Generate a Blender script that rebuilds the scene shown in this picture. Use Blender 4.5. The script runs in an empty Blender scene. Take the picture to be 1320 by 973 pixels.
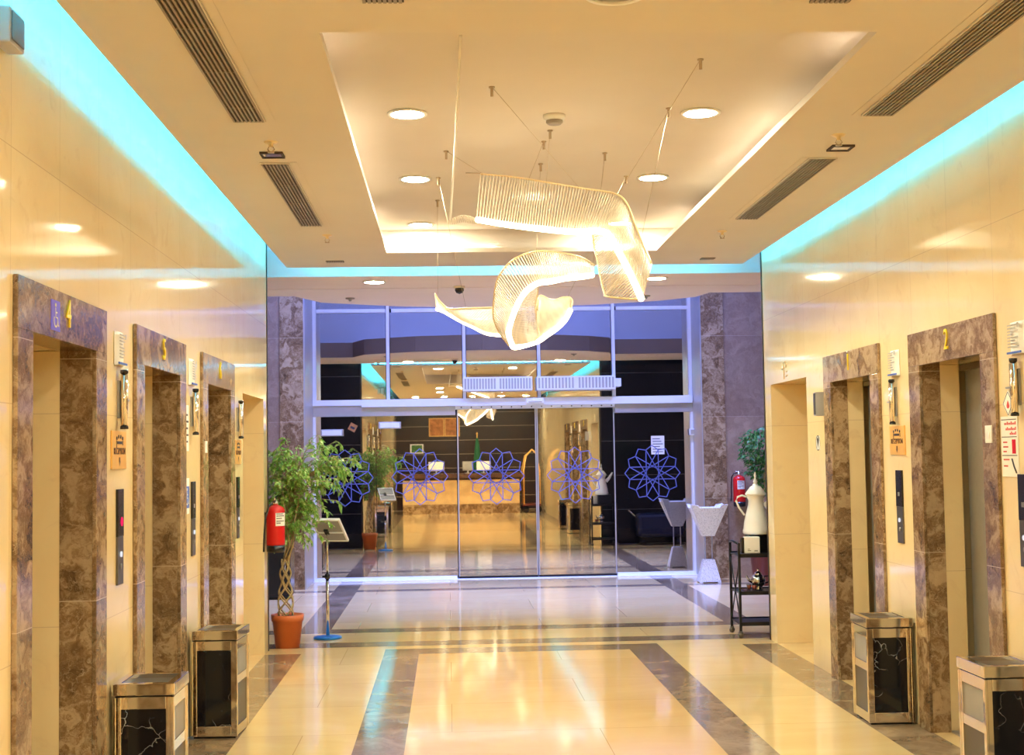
import bpy, bmesh, math, random
from mathutils import Vector, Matrix
random.seed(7)
S = bpy.context.scene
COL = S.collection
XL, XR = -1.564, 2.79          # corridor side walls
CZ = 3.30                      # dropped ceiling
TZ = 3.52                      # tray ceiling
GY = 18.40                     # glass front

# ------------------------------------------------------------------ camera
def make_camera():
    yaw, pitch, roll, F = .0473, .0562, -.0157, 1761.07
    fwd = Vector((math.sin(yaw)*math.cos(pitch), math.cos(yaw)*math.cos(pitch), math.sin(pitch)))
    right = Vector((math.cos(yaw), -math.sin(yaw), 0))
    up = right.cross(fwd)
    c, s = math.cos(roll), math.sin(roll)
    r2 = right*c + up*s
    u2 = up*c - right*s
    cam = bpy.data.cameras.new('camera'); o = bpy.data.objects.new('camera', cam); COL.objects.link(o)
    cam.sensor_width = 36; cam.sensor_fit = 'HORIZONTAL'; cam.lens = F/1320*36
    cam.clip_start = .05; cam.clip_end = 200
    M = Matrix((r2, u2, -fwd)).transposed().to_4x4(); M.translation = (0, 0, 1.65)
    o.matrix_world = M
    S.camera = o
make_camera()

# ------------------------------------------------------------------ materials
class N:
    def __init__(s, name):
        s.m = bpy.data.materials.new(name); s.m.use_nodes = True
        s.t = s.m.node_tree; s.t.nodes.clear()
        s.out = s.n('ShaderNodeOutputMaterial')
    def n(s, t, **kw):
        x = s.t.nodes.new(t)
        for k, v in kw.items():
            if k in ('operation', 'blend_type', 'data_type', 'feature', 'noise_dimensions', 'wave_type', 'bands_direction', 'distance'): setattr(x, k, v)
            else: x.inputs[k.replace('_', ' ')].default_value = v
        return x
    def l(s, a, b): s.t.links.new(a, b)
    def ramp(s, fac, stops):
        r = s.n('ShaderNodeValToRGB'); e = r.color_ramp.elements
        e[0].position, e[0].color = stops[0][0], (*stops[0][1], 1)
        e[1].position, e[1].color = stops[1][0], (*stops[1][1], 1)
        for p, c in stops[2:]:
            x = e.new(p); x.color = (*c, 1)
        s.l(fac, r.inputs[0]); return r.outputs[0]
    def mix(s, fac, a, b, mode='MIX'):
        x = s.n('ShaderNodeMix', data_type='RGBA', blend_type=mode)
        for sock, v in ((x.inputs[0], fac), (x.inputs[6], a), (x.inputs[7], b)):
            if hasattr(v, 'links'): s.l(v, sock)
            elif isinstance(v, (int, float)): sock.default_value = v
            else: sock.default_value = (*v, 1)
        return x.outputs[2]
    def bsdf(s, col, rough=.5, metal=0, **kw):
        b = s.n('ShaderNodeBsdfPrincipled')
        if hasattr(col, 'links'): s.l(col, b.inputs['Base Color'])
        else: b.inputs['Base Color'].default_value = (*col, 1)
        if hasattr(rough, 'links'): s.l(rough, b.inputs['Roughness'])
        else: b.inputs['Roughness'].default_value = rough
        b.inputs['Metallic'].default_value = metal
        for k, v in kw.items(): b.inputs[k.replace('_', ' ')].default_value = v
        s.l(b.outputs[0], s.out.inputs[0]); return b
    def objvec(s, rnd=True):
        tc = s.n('ShaderNodeTexCoord')
        if not rnd: return tc.outputs['Object']
        oi = s.n('ShaderNodeObjectInfo')
        mu = s.n('ShaderNodeMath', operation='MULTIPLY'); s.l(oi.outputs['Random'], mu.inputs[0]); mu.inputs[1].default_value = 17
        ad = s.n('ShaderNodeVectorMath', operation='ADD'); s.l(tc.outputs['Object'], ad.inputs[0]); s.l(mu.outputs[0], ad.inputs[1])
        return ad.outputs[0]
    def noise(s, vec, scale, detail=4, rough=.55, dist=0):
        x = s.n('ShaderNodeTexNoise'); s.l(vec, x.inputs['Vector'])
        x.inputs['Scale'].default_value = scale; x.inputs['Detail'].default_value = detail
        x.inputs['Roughness'].default_value = rough; x.inputs['Distortion'].default_value = dist
        return x.outputs['Fac']

def plain(name, col, rough=.5, metal=0, var=.06, scale=9, **kw):
    s = N(name); v = s.objvec()
    f = s.noise(v, scale, 3)
    c = s.ramp(f, [(.3, tuple(max(0, x*(1-var)) for x in col)), (.7, tuple(min(1, x*(1+var)) for x in col))])
    s.bsdf(c, rough, metal, **kw); return s.m

def emit(name, col, strength):
    s = N(name); e = s.n('ShaderNodeEmission'); e.inputs[0].default_value = (*col, 1); e.inputs[1].default_value = strength
    s.l(e.outputs[0], s.out.inputs[0]); return s.m

def cream_wall():
    s = N('cream_marble')
    g = s.n('ShaderNodeNewGeometry'); v = g.outputs['Position']
    f1 = s.noise(v, 1.1, 5, .6, .6); f2 = s.noise(v, 6, 4, .6, 1.2)
    c = s.ramp(f1, [(.3, (.82, .64, .36)), (.7, (.89, .74, .46))])
    c = s.mix(s.ramp(f2, [(.58, (0, 0, 0)), (.72, (.35, .35, .35))]), c, (.70, .50, .30))
    sp = s.n('ShaderNodeSeparateXYZ'); s.l(v, sp.inputs[0])
    cb = s.n('ShaderNodeCombineXYZ'); s.l(sp.outputs[1], cb.inputs[0]); s.l(sp.outputs[2], cb.inputs[1])
    br = s.n('ShaderNodeTexBrick'); s.l(cb.outputs[0], br.inputs[0])
    br.offset = 0; br.inputs['Scale'].default_value = 1
    br.inputs['Brick Width'].default_value = .62; br.inputs['Row Height'].default_value = .93
    br.inputs['Mortar Size'].default_value = .0022; br.inputs['Mortar Smooth'].default_value = .3
    br.inputs['Color1'].default_value = (0, 0, 0, 1); br.inputs['Color2'].default_value = (.12, .12, .12, 1); br.inputs['Mortar'].default_value = (1, 1, 1, 1)
    c = s.mix(br.outputs['Color'], c, (.66, .50, .32))
    s.bsdf(c, .07, 0, IOR=1.52); return s.m

def emperador(name, dark=(.055, .028, .013), mid=(.235, .14, .070), lite=(.47, .34, .21), vein=(.62, .49, .34), rough=.13, scale=1.0, vein_amt=.75):
    s = N(name); v = s.objvec()
    nz = s.n('ShaderNodeTexNoise'); s.l(v, nz.inputs['Vector']); nz.inputs['Scale'].default_value = 5*scale; nz.inputs['Detail'].default_value = 5
    ad = s.n('ShaderNodeVectorMath', operation='MULTIPLY_ADD')
    s.l(nz.outputs['Color'], ad.inputs[0]); ad.inputs[1].default_value = (.34, .34, .34); s.l(v, ad.inputs[2])
    f = s.noise(ad.outputs[0], 3.2*scale, 7, .65, .8)
    c = s.ramp(f, [(.28, dark), (.48, mid), (.60, lite), (.75, tuple(x*1.15 for x in lite))])
    for sc, wd, amt, lo in ((6, .03, vein_amt, .50), (15, .05, vein_amt*.7, .44)):
        vo = s.n('ShaderNodeTexVoronoi', feature='DISTANCE_TO_EDGE'); s.l(ad.outputs[0], vo.inputs['Vector']); vo.inputs['Scale'].default_value = sc*scale
        k = s.ramp(vo.outputs['Distance'], [(.0, (amt,)*3), (wd, (0, 0, 0))])
        f3 = s.noise(v, 3.3*scale*(1 if sc < 10 else 2.2), 4, .6, 1)
        k = s.mix(1.0, k, s.ramp(f3, [(lo, (0, 0, 0)), (lo+.16, (1, 1, 1))]), 'MULTIPLY')
        c = s.mix(k, c, vein)
    f4 = s.noise(ad.outputs[0], 22*scale, 5, .7)
    c = s.mix(s.ramp(f4, [(.5, (0, 0, 0)), (.72, (.55, .55, .55))]), c, lite)
    gp = s.n('ShaderNodeNewGeometry'); sp = s.n('ShaderNodeSeparateXYZ'); s.l(gp.outputs['Position'], sp.inputs[0])
    mm = s.n('ShaderNodeMath', operation='MULTIPLY_ADD'); s.l(sp.outputs[2], mm.inputs[0]); mm.inputs[1].default_value = 1/1.06; mm.inputs[2].default_value = .02
    fl = s.n('ShaderNodeMath', operation='FLOOR'); s.l(mm.outputs[0], fl.inputs[0])
    oi = s.n('ShaderNodeObjectInfo'); a2 = s.n('ShaderNodeMath', operation='ADD'); s.l(fl.outputs[0], a2.inputs[0]); s.l(oi.outputs['Random'], a2.inputs[1])
    wn = s.n('ShaderNodeTexWhiteNoise', noise_dimensions='1D'); s.l(a2.outputs[0], wn.inputs['W'])
    c = s.mix(1, c, s.ramp(wn.outputs['Value'], [(0, (.78, .76, .74)), (1, (1.0, .98, .92))]), 'MULTIPLY')
    fr = s.n('ShaderNodeMath', operation='FRACT'); s.l(mm.outputs[0], fr.inputs[0])
    lt = s.n('ShaderNodeMath', operation='LESS_THAN'); s.l(fr.outputs[0], lt.inputs[0]); lt.inputs[1].default_value = .003
    c = s.mix(lt.outputs[0], c, vein)
    s.bsdf(c, rough, 0, IOR=1.52); return s.m

def floor_cream(name='cream_floor_marble', a=(.77, .54, .255), b=(.86, .65, .345)):
    s = N(name)
    g = s.n('ShaderNodeNewGeometry'); v = g.outputs['Position']
    mp = s.n('ShaderNodeMapping'); s.l(v, mp.inputs[0]); mp.inputs['Scale'].default_value = (.7, 1.6, 1)
    f1 = s.noise(mp.outputs[0], 1.2, 6, .62, .8); f2 = s.noise(v, .9, 2)
    c = s.ramp(f1, [(.25, a), (.75, b)])
    br = s.n('ShaderNodeTexBrick'); s.l(v, br.inputs[0]); br.offset = .5
    br.inputs['Scale'].default_value = 1; br.inputs['Brick Width'].default_value = 1.775; br.inputs['Row Height'].default_value = .92
    br.inputs['Mortar Size'].default_value = .0025; br.inputs['Color1'].default_value = (.90, .90, .90, 1); br.inputs['Color2'].default_value = (1, 1, 1, 1); br.inputs['Mortar'].default_value = (.62, .55, .45, 1)
    c = s.mix(1, c, br.outputs['Color'], 'MULTIPLY')
    f3 = s.noise(v, 14, 3)
    r = s.ramp(f3, [(.3, (.055,)*3), (.7, (.11,)*3)])
    s.bsdf(c, r, 0, IOR=1.52); return s.m

def lined_panel(name, col, line, rough, pitch, axis=2, thick=.006):
    s = N(name)
    g = s.n('ShaderNodeNewGeometry'); sp = s.n('ShaderNodeSeparateXYZ'); s.l(g.outputs['Position'], sp.inputs[0])
    m = s.n('ShaderNodeMath', operation='FRACT'); d = s.n('ShaderNodeMath', operation='DIVIDE')
    s.l(sp.outputs[axis], d.inputs[0]); d.inputs[1].default_value = pitch; s.l(d.outputs[0], m.inputs[0])
    k = s.n('ShaderNodeMath', operation='LESS_THAN'); s.l(m.outputs[0], k.inputs[0]); k.inputs[1].default_value = thick/pitch
    f = s.noise(g.outputs['Position'], 7, 4)
    c = s.ramp(f, [(.3, col), (.7, tuple(x*1.5 for x in col))])
    s.bsdf(s.mix(k.outputs[0], c, line), rough); return s.m

def black_marble():
    s = N('black_marble'); v = s.objvec()
    nz = s.n('ShaderNodeTexNoise'); s.l(v, nz.inputs['Vector']); nz.inputs['Scale'].default_value = 6; nz.inputs['Detail'].default_value = 5
    ad = s.n('ShaderNodeVectorMath', operation='MULTIPLY_ADD'); s.l(nz.outputs['Color'], ad.inputs[0]); ad.inputs[1].default_value = (.25, .25, .25); s.l(v, ad.inputs[2])
    vo = s.n('ShaderNodeTexVoronoi', feature='DISTANCE_TO_EDGE'); s.l(ad.outputs[0], vo.inputs['Vector']); vo.inputs['Scale'].default_value = 7
    k = s.ramp(vo.outputs['Distance'], [(.0, (.8,)*3), (.014, (0, 0, 0))])
    k = s.mix(1, k, s.ramp(s.noise(v, 4, 3), [(.48, (0, 0, 0)), (.66, (1, 1, 1))]), 'MULTIPLY')
    c = s.mix(k, (.006, .006, .010), (.6, .6, .62))
    s.bsdf(c, .07); return s.m

def glass_mat(name, refl=.72, tint=(.96, .92, .86)):
    s = N(name)
    g = s.n('ShaderNodeBsdfGlossy'); g.inputs['Color'].default_value = (*tint, 1); g.inputs['Roughness'].default_value = .012
    t = s.n('ShaderNodeBsdfTransparent'); t.inputs[0].default_value = (.75, .8, .85, 1)
    n = s.noise(s.objvec(), 1.5, 2)
    r = s.ramp(n, [(.3, (refl*.96,)*3), (.7, (refl*1.04,)*3)])
    m = s.n('ShaderNodeMixShader'); s.l(r, m.inputs[0]); s.l(t.outputs[0], m.inputs[1]); s.l(g.outputs[0], m.inputs[2])
    s.l(m.outputs[0], s.out.inputs[0]); return s.m

def acrylic_mat():
    s = N('lit_acrylic_rod')
    t = s.n('ShaderNodeBsdfTransparent'); t.inputs[0].default_value = (.97, .95, .92, 1)
    p = s.n('ShaderNodeBsdfPrincipled'); p.inputs['Base Color'].default_value = (.74, .66, .55, 1); p.inputs['Roughness'].default_value = .15
    p.inputs['Emission Color'].default_value = (1, .74, .42, 1); p.inputs['Emission Strength'].default_value = ROD_EMIT
    m = s.n('ShaderNodeMixShader'); 
    f = s.noise(s.objvec(), 14, 3)
    s.l(s.ramp(f, [(.3, (.62,)*3), (.75, (.9,)*3)]), m.inputs[0])
    s.l(t.outputs[0], m.inputs[1]); s.l(p.outputs[0], m.inputs[2]); s.l(m.outputs[0], s.out.inputs[0]); return s.m

def leaf_mat(name, a, b, c):
    s = N(name); v = s.objvec()
    w = s.n('ShaderNodeTexWhiteNoise'); 
    f = s.noise(v, 38, 2, .5)
    col = s.ramp(f, [(.3, a), (.52, b), (.72, c)])
    b_ = s.bsdf(col, .4); b_.inputs['Transmission Weight'].default_value = 0
    tr = s.n('ShaderNodeBsdfTranslucent'); s.l(col, tr.inputs[0])
    m = s.n('ShaderNodeMixShader'); m.inputs[0].default_value = .3
    s.l(b_.outputs[0], m.inputs[1]); s.l(tr.outputs[0], m.inputs[2]); s.l(m.outputs[0], s.out.inputs[0]); return s.m

# light levels (radiance of the lamps; the blue is for added panels)
DOWN_L, TRAY_L, CYAN_L, BLUE_L, LED_L, ROD_EMIT = 345, 120, 62, 20, 10, .10
WARM = (1, .80, .56)

M = dict(
    cream=cream_wall(), floor=floor_cream(), floorb=floor_cream('honey_floor_marble', (.74, .47, .215), (.82, .56, .28)),
    emp=emperador('brown_emperador_marble', scale=1.7),
    band=emperador('brown_floor_marble', (.19, .125, .075), (.33, .235, .15), (.46, .34, .23), (.58, .46, .33), .09, .8, .3),
    lite=emperador('light_emperador_marble', (.27, .18, .125), (.33, .23, .165), (.40, .29, .21), (.46, .36, .28), .1, 1.4, .25),
    paint=plain('ceiling_paint', (.66, .605, .555), .75, 0, .02, 2),
    fascia=plain('brown_fascia', (.20, .13, .09), .6, 0, .05, 3),  # brown band along the entrance ceiling edge, darker than that ceiling
    hdr=plain('grey_door_header', (.50, .47, .48), .35, .4, .05, 4),
    greypaint=plain('grey_upper_paint', (.42, .42, .48), .7, 0, .03, 2),
    white=plain('white_paint', (.86, .86, .86), .6, 0, .02, 3),
    beam=plain('entrance_ceiling_paint', (.88, .76, .68), .75, 0, .02, 2),
    steel=plain('brushed_steel', (.34, .335, .33), .38, .55, .05, 30),
    chrome=plain('polished_chrome', (.86, .80, .72), .06, 1, .02, 4),
    brass=plain('brass_plate', (.82, .47, .13), .35, .15, .05, 12),
    gold=plain('yellow_gold_numeral', (.95, .74, .02), .3, .15, .03, 12),
    black=plain('black_plastic', (.010, .010, .012), .22, 0, .1, 9),
    blackmetal=plain('black_metal', (.018, .017, .018), .4, .4, .1, 9),
    bmarble=black_marble(),
    granite=lined_panel('black_granite_panel', (.008, .008, .012), (.20, .20, .22), .12, .62),
    wood=lined_panel('dark_wood_panel', (.022, .010, .006), (.45, .36, .26), .3, .42, 2, .012),
    alu=plain('white_aluminium', (.90, .92, .95), .35, 0, .02, 5),
    grey=plain('grey_aluminium', (.50, .49, .50), .35, .5, .04, 5),
    grille=plain('grey_grille', (.30, .26, .22), .5, .2, .05, 5),
    gdark=plain('dark_slot', (.05, .035, .028), .8, 0, .1, 5),
    paper=plain('white_paper', (.86, .84, .80), .6, 0, .02, 20),
    ink=plain('dark_ink', (.03, .03, .05), .6, 0, .1, 20),
    redink=plain('red_ink', (.60, .05, .06), .6, 0, .1, 20),
    blueink=plain('blue_ink', (.05, .13, .55), .5, 0, .05, 20),
    bluesign=plain('blue_sign', (.17, .15, .90), .8, 0, .03, 20),
    red=plain('red_enamel', (.62, .012, .012), .22, 0, .05, 8),
    terra=plain('terracotta_plastic', (.62, .155, .045), .45, 0, .06, 8),
    soil=plain('potting_soil', (.05, .03, .018), .95, 0, .5, 60),
    bark=plain('pale_braided_bark', (.44, .33, .17), .7, 0, .2, 40),
    bluebase=plain('blue_stand_base', (.01, .18, .62), .3, 0, .1, 12),
    greypan=plain('grey_board_back', (.33, .32, .31), .45, 0, .06, 8),
    ivory=plain('ivory_enamel', (.93, .93, .93), .25, 0, .02, 6),
    silver=plain('silver_pot', (.75, .73, .72), .12, 1, .04, 12),
    tea=plain('red_tea_glass', (.42, .03, .01), .1, 0, .1, 12),
    maroon=plain('dark_red_planter', (.13, .02, .012), .35, 0, .1, 8),
    star=plain('lavender_window_film', (.12, .15, .46), .5, 0, .04, 8),
    pierced=None,
    leaf=leaf_mat('ficus_leaf', (.09, .28, .04), (.32, .56, .12), (.72, .82, .38)),
    leafb=leaf_mat('dark_leaf', (.02, .09, .02), (.06, .21, .04), (.18, .38, .09)),
    glass=glass_mat('reflective_window_glass'),
    clear=None,
    cable=plain('thin_steel_cable', (.45, .36, .26), .4, .5, .05, 5),
    rail=plain('gold_rail', (.80, .62, .36), .3, .6, .05, 8),
    lens=emit('downlight_lens', (1, .93, .65), DOWN_L),
    tray=emit('warm_led_strip', (1, .84, .60), TRAY_L),
    cyan=emit('cyan_led_strip', (.03, .54, 1), CYAN_L),
    blue=emit('added_blue_glow', (.20, .30, 1), BLUE_L),  # glow of the added panels above the entrance
    led=emit('chandelier_led', (1, .80, .50), LED_L),
    pinkled=emit('pink_indicator', (1, .02, .12), .9),
    whiteled=emit('white_button_light', (.95, .95, 1), .7),
    navy=plain('navy_vinyl', (.008, .012, .05), .35, 0, .1, 8),
    green=plain('green_flag_cloth', (.01, .10, .04), .8, 0, .1, 8),
    orangepic=plain('amber_print', (.50, .20, .06), .5, 0, .35, 9),
    teak=plain('brown_desk_wood', (.10, .045, .022), .3, 0, .2, 7),
    onyx=plain('honey_onyx', (.70, .50, .25), .3, 0, .15, 4),
    dup=plain('grey_steel_dark', (.16, .15, .14), .35, .8, .05, 9),
)
def pierced_mat():
    s = N('pierced_white_metal'); v = s.objvec(False)
    vo = s.n('ShaderNodeTexVoronoi'); s.l(v, vo.inputs['Vector']); vo.inputs['Scale'].default_value = 70
    k = s.ramp(vo.outputs['Distance'], [(.22, (0, 0, 0)), (.36, (1, 1, 1))])
    c = s.mix(k, (.40, .40, .44), (.80, .80, .82)); s.bsdf(c, .4); return s.m
M['pierced'] = pierced_mat()
def clear_mat():
    s = N('clear_acrylic_sheet')
    g = s.n('ShaderNodeBsdfGlossy'); g.inputs['Roughness'].default_value = .05
    t = s.n('ShaderNodeBsdfTransparent'); t.inputs[0].default_value = (.82, .80, .76, 1)
    m = s.n('ShaderNodeMixShader'); m.inputs[0].default_value = .15
    s.l(t.outputs[0], m.inputs[1]); s.l(g.outputs[0], m.inputs[2]); s.l(m.outputs[0], s.out.inputs[0]); return s.m
M['clear'] = clear_mat()

# ------------------------------------------------------------------ mesh helpers
def box(bm, x0, x1, y0, y1, z0, z1, mi=0):
    vs = [bm.verts.new(p) for p in ((x0, y0, z0), (x1, y0, z0), (x1, y1, z0), (x0, y1, z0), (x0, y0, z1), (x1, y0, z1), (x1, y1, z1), (x0, y1, z1))]
    for q in ((0, 3, 2, 1), (4, 5, 6, 7), (0, 1, 5, 4), (1, 2, 6, 5), (2, 3, 7, 6), (3, 0, 4, 7)):
        f = bm.faces.new([vs[i] for i in q]); f.material_index = mi
def frustum(bm, x0, x1, y0, y1, z0, X0, X1, Y0, Y1, z1):
    vs = [bm.verts.new(p) for p in ((x0, y0, z0), (x1, y0, z0), (x1, y1, z0), (x0, y1, z0), (X0, Y0, z1), (X1, Y0, z1), (X1, Y1, z1), (X0, Y1, z1))]
    for q in ((0, 3, 2, 1), (4, 5, 6, 7), (0, 1, 5, 4), (1, 2, 6, 5), (2, 3, 7, 6), (3, 0, 4, 7)): bm.faces.new([vs[i] for i in q])
def lathe(bm, prof, n=24, cx=0, cy=0, cz=0, axis='z', smooth=True, closed=False):
    rings = []
    def P(r, h, a):
        c, s = math.cos(a)*r, math.sin(a)*r
        return {'z': (cx+c, cy+s, cz+h), 'y': (cx+c, cy+h, cz+s), 'x': (cx+h, cy+c, cz+s)}[axis]
    for r, h in prof:
        if r < 1e-6: rings.append([bm.verts.new(P(0, h, 0))])
        else: rings.append([bm.verts.new(P(r, h, 2*math.pi*i/n)) for i in range(n)])
    for a, b in zip(rings, rings[1:]):
        for i in range(n):
            j = (i+1) % n
            if len(a) == 1 and len(b) == 1: continue
            if len(a) == 1: f = bm.faces.new((a[0], b[i], b[j]))
            elif len(b) == 1: f = bm.faces.new((a[i], b[0], a[j]))
            else: f = bm.faces.new((a[i], b[i], b[j], a[j]))
            f.smooth = smooth
    if closed:
        a, b = rings[-1], rings[0]
        for i in range(n): bm.faces.new((a[i], b[i], b[(i+1) % n], a[(i+1) % n]))
        return
    for ring, fl in ((rings[0], 0), (rings[-1], 1)):
        if len(ring) > 2: bm.faces.new(ring[::-1] if not fl else ring)
def tube(bm, pts, r, n=8, radii=None):
    pts = [Vector(p) for p in pts]; rings = []
    up = Vector((0, 0, 1))
    for i, p in enumerate(pts):
        d = (pts[min(i+1, len(pts)-1)]-pts[max(i-1, 0)]).normalized()
        a = d.cross(up)
        if a.length < .05: a = d.cross(Vector((1, 0, 0)))
        a.normalize(); b = d.cross(a)
        R = radii[i] if radii else r
        rings.append([bm.verts.new(p+(a*math.cos(2*math.pi*k/n)+b*math.sin(2*math.pi*k/n))*R) for k in range(n)])
    for A, B in zip(rings, rings[1:]):
        for k in range(n):
            f = bm.faces.new((A[k], B[k], B[(k+1) % n], A[(k+1) % n])); f.smooth = True
    bm.faces.new(rings[0][::-1]); bm.faces.new(rings[-1])
def obj(name, bm, mats, parent=None, bevel=0, kind=None):
    bmesh.ops.recalc_face_normals(bm, faces=bm.faces)
    me = bpy.data.meshes.new(name); bm.to_mesh(me); bm.free()
    o = bpy.data.objects.new(name, me); COL.objects.link(o)
    for m in (mats if isinstance(mats, (list, tuple)) else [mats]): me.materials.append(M[m] if isinstance(m, str) else m)
    if parent: o.parent = parent
    if bevel:
        b = o.modifiers.new('bevel', 'BEVEL'); b.width = bevel; b.segments = 2; b.limit_method = 'ANGLE'
    if kind: o['kind'] = kind
    return o
def boxobj(name, b, mat, parent=None, bevel=0, kind=None):
    bm = bmesh.new()
    for q in (b if isinstance(b[0], (list, tuple)) else [b]): box(bm, *q)
    return obj(name, bm, mat, parent, bevel, kind)
def tag(o, label, cat, group=None):
    o['label'] = label; o['category'] = cat; o['kind'] = 'thing'
    if group: o['group'] = group
    return o
BASIS = {'L': Matrix(((0, 0, 1), (1, 0, 0), (0, 1, 0))),      # local u -> +Y, v -> +Z, w -> +X
         'R': Matrix(((0, 0, -1), (-1, 0, 0), (0, 1, 0))),    # u -> -Y, v -> +Z, w -> -X
         'F': Matrix(((1, 0, 0), (0, 0, -1), (0, 1, 0))),     # faces the camera (-Y)
         'B': Matrix(((-1, 0, 0), (0, 0, 1), (0, 1, 0)))}     # faces +Y
def thing(name, label, cat, loc, side=None, group=None, rz=0):
    o = bpy.data.objects.new(name, None); COL.objects.link(o); o.empty_display_size = .1
    if side: 
        m = BASIS[side].to_4x4(); m.translation = loc; o.matrix_world = m
    else:
        o.location = loc; o.rotation_euler = (0, 0, rz)
    return tag(o, label, cat, group)
def wallloc(side, y, z): return (XL if side == 'L' else XR, y, z)
def text(name, body, size, mat, parent, u, v, w, depth=.002, sx=1):
    c = bpy.data.curves.new(name, 'FONT'); c.body = body; c.size = size; c.align_x = 'CENTER'; c.align_y = 'CENTER'
    c.extrude = depth
    t = bpy.data.objects.new(name, c); COL.objects.link(t)
    dg = bpy.context.evaluated_depsgraph_get(); me = bpy.data.meshes.new_from_object(t.evaluated_get(dg))
    bpy.data.objects.remove(t); 
    me.materials.clear(); me.materials.append(M[mat])
    o = bpy.data.objects.new(name, me); COL.objects.link(o); o.parent = parent; o.location = (u, v, w); o.scale = (sx, 1, 1)
    return o
def copy_thing(root, loc, label, rz=None):
    r = root.copy(); COL.objects.link(r); r.location = loc
    if rz is not None: r.rotation_euler = (0, 0, rz)
    r['label'] = label
    for ch in list(root.children):
        c = ch.copy(); COL.objects.link(c); c.parent = r
        for g in list(ch.children):
            d = g.copy(); COL.objects.link(d); d.parent = c
    return r

# ------------------------------------------------------------------ floor
def build_floor():
    D0, D1 = 11.538, 11.857; C0, C1 = 12.031, 12.337; B0, B1 = 12.992, 13.284; A0, A1 = 16.878, 17.124
    rects = [(-.56, -.268, -6, D1), (1.50, 1.778, -6, D1), (XL, -1.262, -6, 11.69), (2.488, XR, -6, 11.69),
             (-.56, 1.778, D0, D1), (-6, 7, C0, C1), (-6, 7, B0, B1), (-6, 7, A0, A1),
             (-1.435, -1.145, B1, GY), (2.65, 2.94, B1, GY)]
    xs = sorted({-6, 7, *(r[0] for r in rects), *(r[1] for r in rects)}); ys = sorted({-6, GY+.1, *(r[2] for r in rects), *(r[3] for r in rects)})
    bm = bmesh.new()
    V = {(i, j): bm.verts.new((x, y, 0)) for i, x in enumerate(xs) for j, y in enumerate(ys)}
    for i in range(len(xs)-1):
        for j in range(len(ys)-1):
            cx, cy = (xs[i]+xs[i+1])/2, (ys[j]+ys[j+1])/2
            f = bm.faces.new((V[i, j], V[i+1, j], V[i+1, j+1], V[i, j+1]))
            f.material_index = int(any(a < cx < b and c < cy < d for a, b, c, d in rects))
    for f in bm.faces:
        q = f.calc_center_median()
        if f.material_index == 0 and -.268 < q.x < 1.5 and q.y < D0: f.material_index = 2
    obj('floor', bm, ['floor', 'band', 'floorb'], kind='structure')
build_floor()
boxobj('floor_outside', (-14, 15, GY+.1, 30, -.2, -.02), 'dup', kind='structure')

# ------------------------------------------------------------------ side walls
LE = [(5.630, '4'), (7.515, '5'), (9.360, '6')]       # left elevators (centre Y, number)
RE = [(9.312, '1'), (7.442, '2'), (5.575, '3')]
def side_wall(name, X, sgn, elevs, ph):
    ops = [(c-.60, c+.60, 2.25) for c, _ in elevs]+[(10.505, 11.68, ph)]
    ops.sort(); T = .42
    bm = bmesh.new(); x0, x1 = sorted((X, X+sgn*T)); y = -6.0
    for a, b, h in ops:
        box(bm, x0, x1, y, a, 0, 3.75); box(bm, x0, x1, a, b, h, 3.75); y = b
    box(bm, x0, x1, y, 11.9, 0, 3.75)
    obj(name, bm, 'cream', kind='structure')
side_wall('wall_left', XL, -1, LE, 2.15)
side_wall('wall_right', XR, 1, RE, 2.215)
def passage(name, X, sgn, h):
    a, b = X+sgn*.42, X+sgn*3.2
    x0, x1 = sorted((a, b)); xe = sorted((b, b+sgn*.1))
    boxobj(name, [(x0, x1, 11.68, 11.8, 0, h+.1), (x0, x1, 10.39, 10.505, 0, h+.1), (x0, x1, 10.505, 11.68, h, h+.1), (xe[0], xe[1], 10.4, 11.8, 0, h+.1)], 'cream', kind='structure')
passage('wall_left_passage', XL, -1, 2.15)
passage('wall_right_passage', XR, 1, 2.215)
boxobj('trim_1', (XL-.02, XL+.006, 11.9, 11.93, 0, 3.70), 'gdark', kind='structure')
boxobj('trim_2', (XR-.006, XR+.02, 11.9, 11.93, 0, 3.70), 'gdark', kind='structure')
# black granite faces of the lift block, towards the glass
boxobj('wall_left_back', (-3.3, XL-.02, 11.9, 12.0, 0, 3.75), 'granite', kind='structure')
boxobj('wall_right_back', (XR+.02, 4.6, 11.9, 12.0, 0, 3.75), 'granite', kind='structure')
boxobj('wall_left_entrance', (-3.4, -3.3, 11.9, GY+.2, 0, 5.7), 'lite', kind='structure')
boxobj('wall_right_entrance', (4.6, 4.7, 11.9, GY+.2, 0, 5.7), 'lite', kind='structure')

# piers beside the glass
boxobj('wall_left_pier', (-3.3, -2.11, 17.32, GY+.2, 0, 5.7), 'lite', kind='structure')
boxobj('column_left', (-2.11, -1.815, 17.30, GY+.2, 0, 5.7), 'emp', kind='structure')
boxobj('trim_3', (-1.815, -1.80, 17.32, GY+.2, 0, 4.4), 'grey', kind='structure')
boxobj('wall_right_pier', (3.62, 4.6, 17.72, GY+.2, 0, 5.7), 'lite', kind='structure')
boxobj('column_right', (3.325, 3.62, 17.70, GY+.2, 0, 5.7), 'emp', kind='structure')
boxobj('trim_4', (3.31, 3.325, 17.72, GY+.2, 0, 4.4), 'grey', kind='structure')
boxobj('wall_front', (-1.815, 3.325, GY-.05, GY+.2, 4.35, 5.7), 'white', kind='structure')

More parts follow.
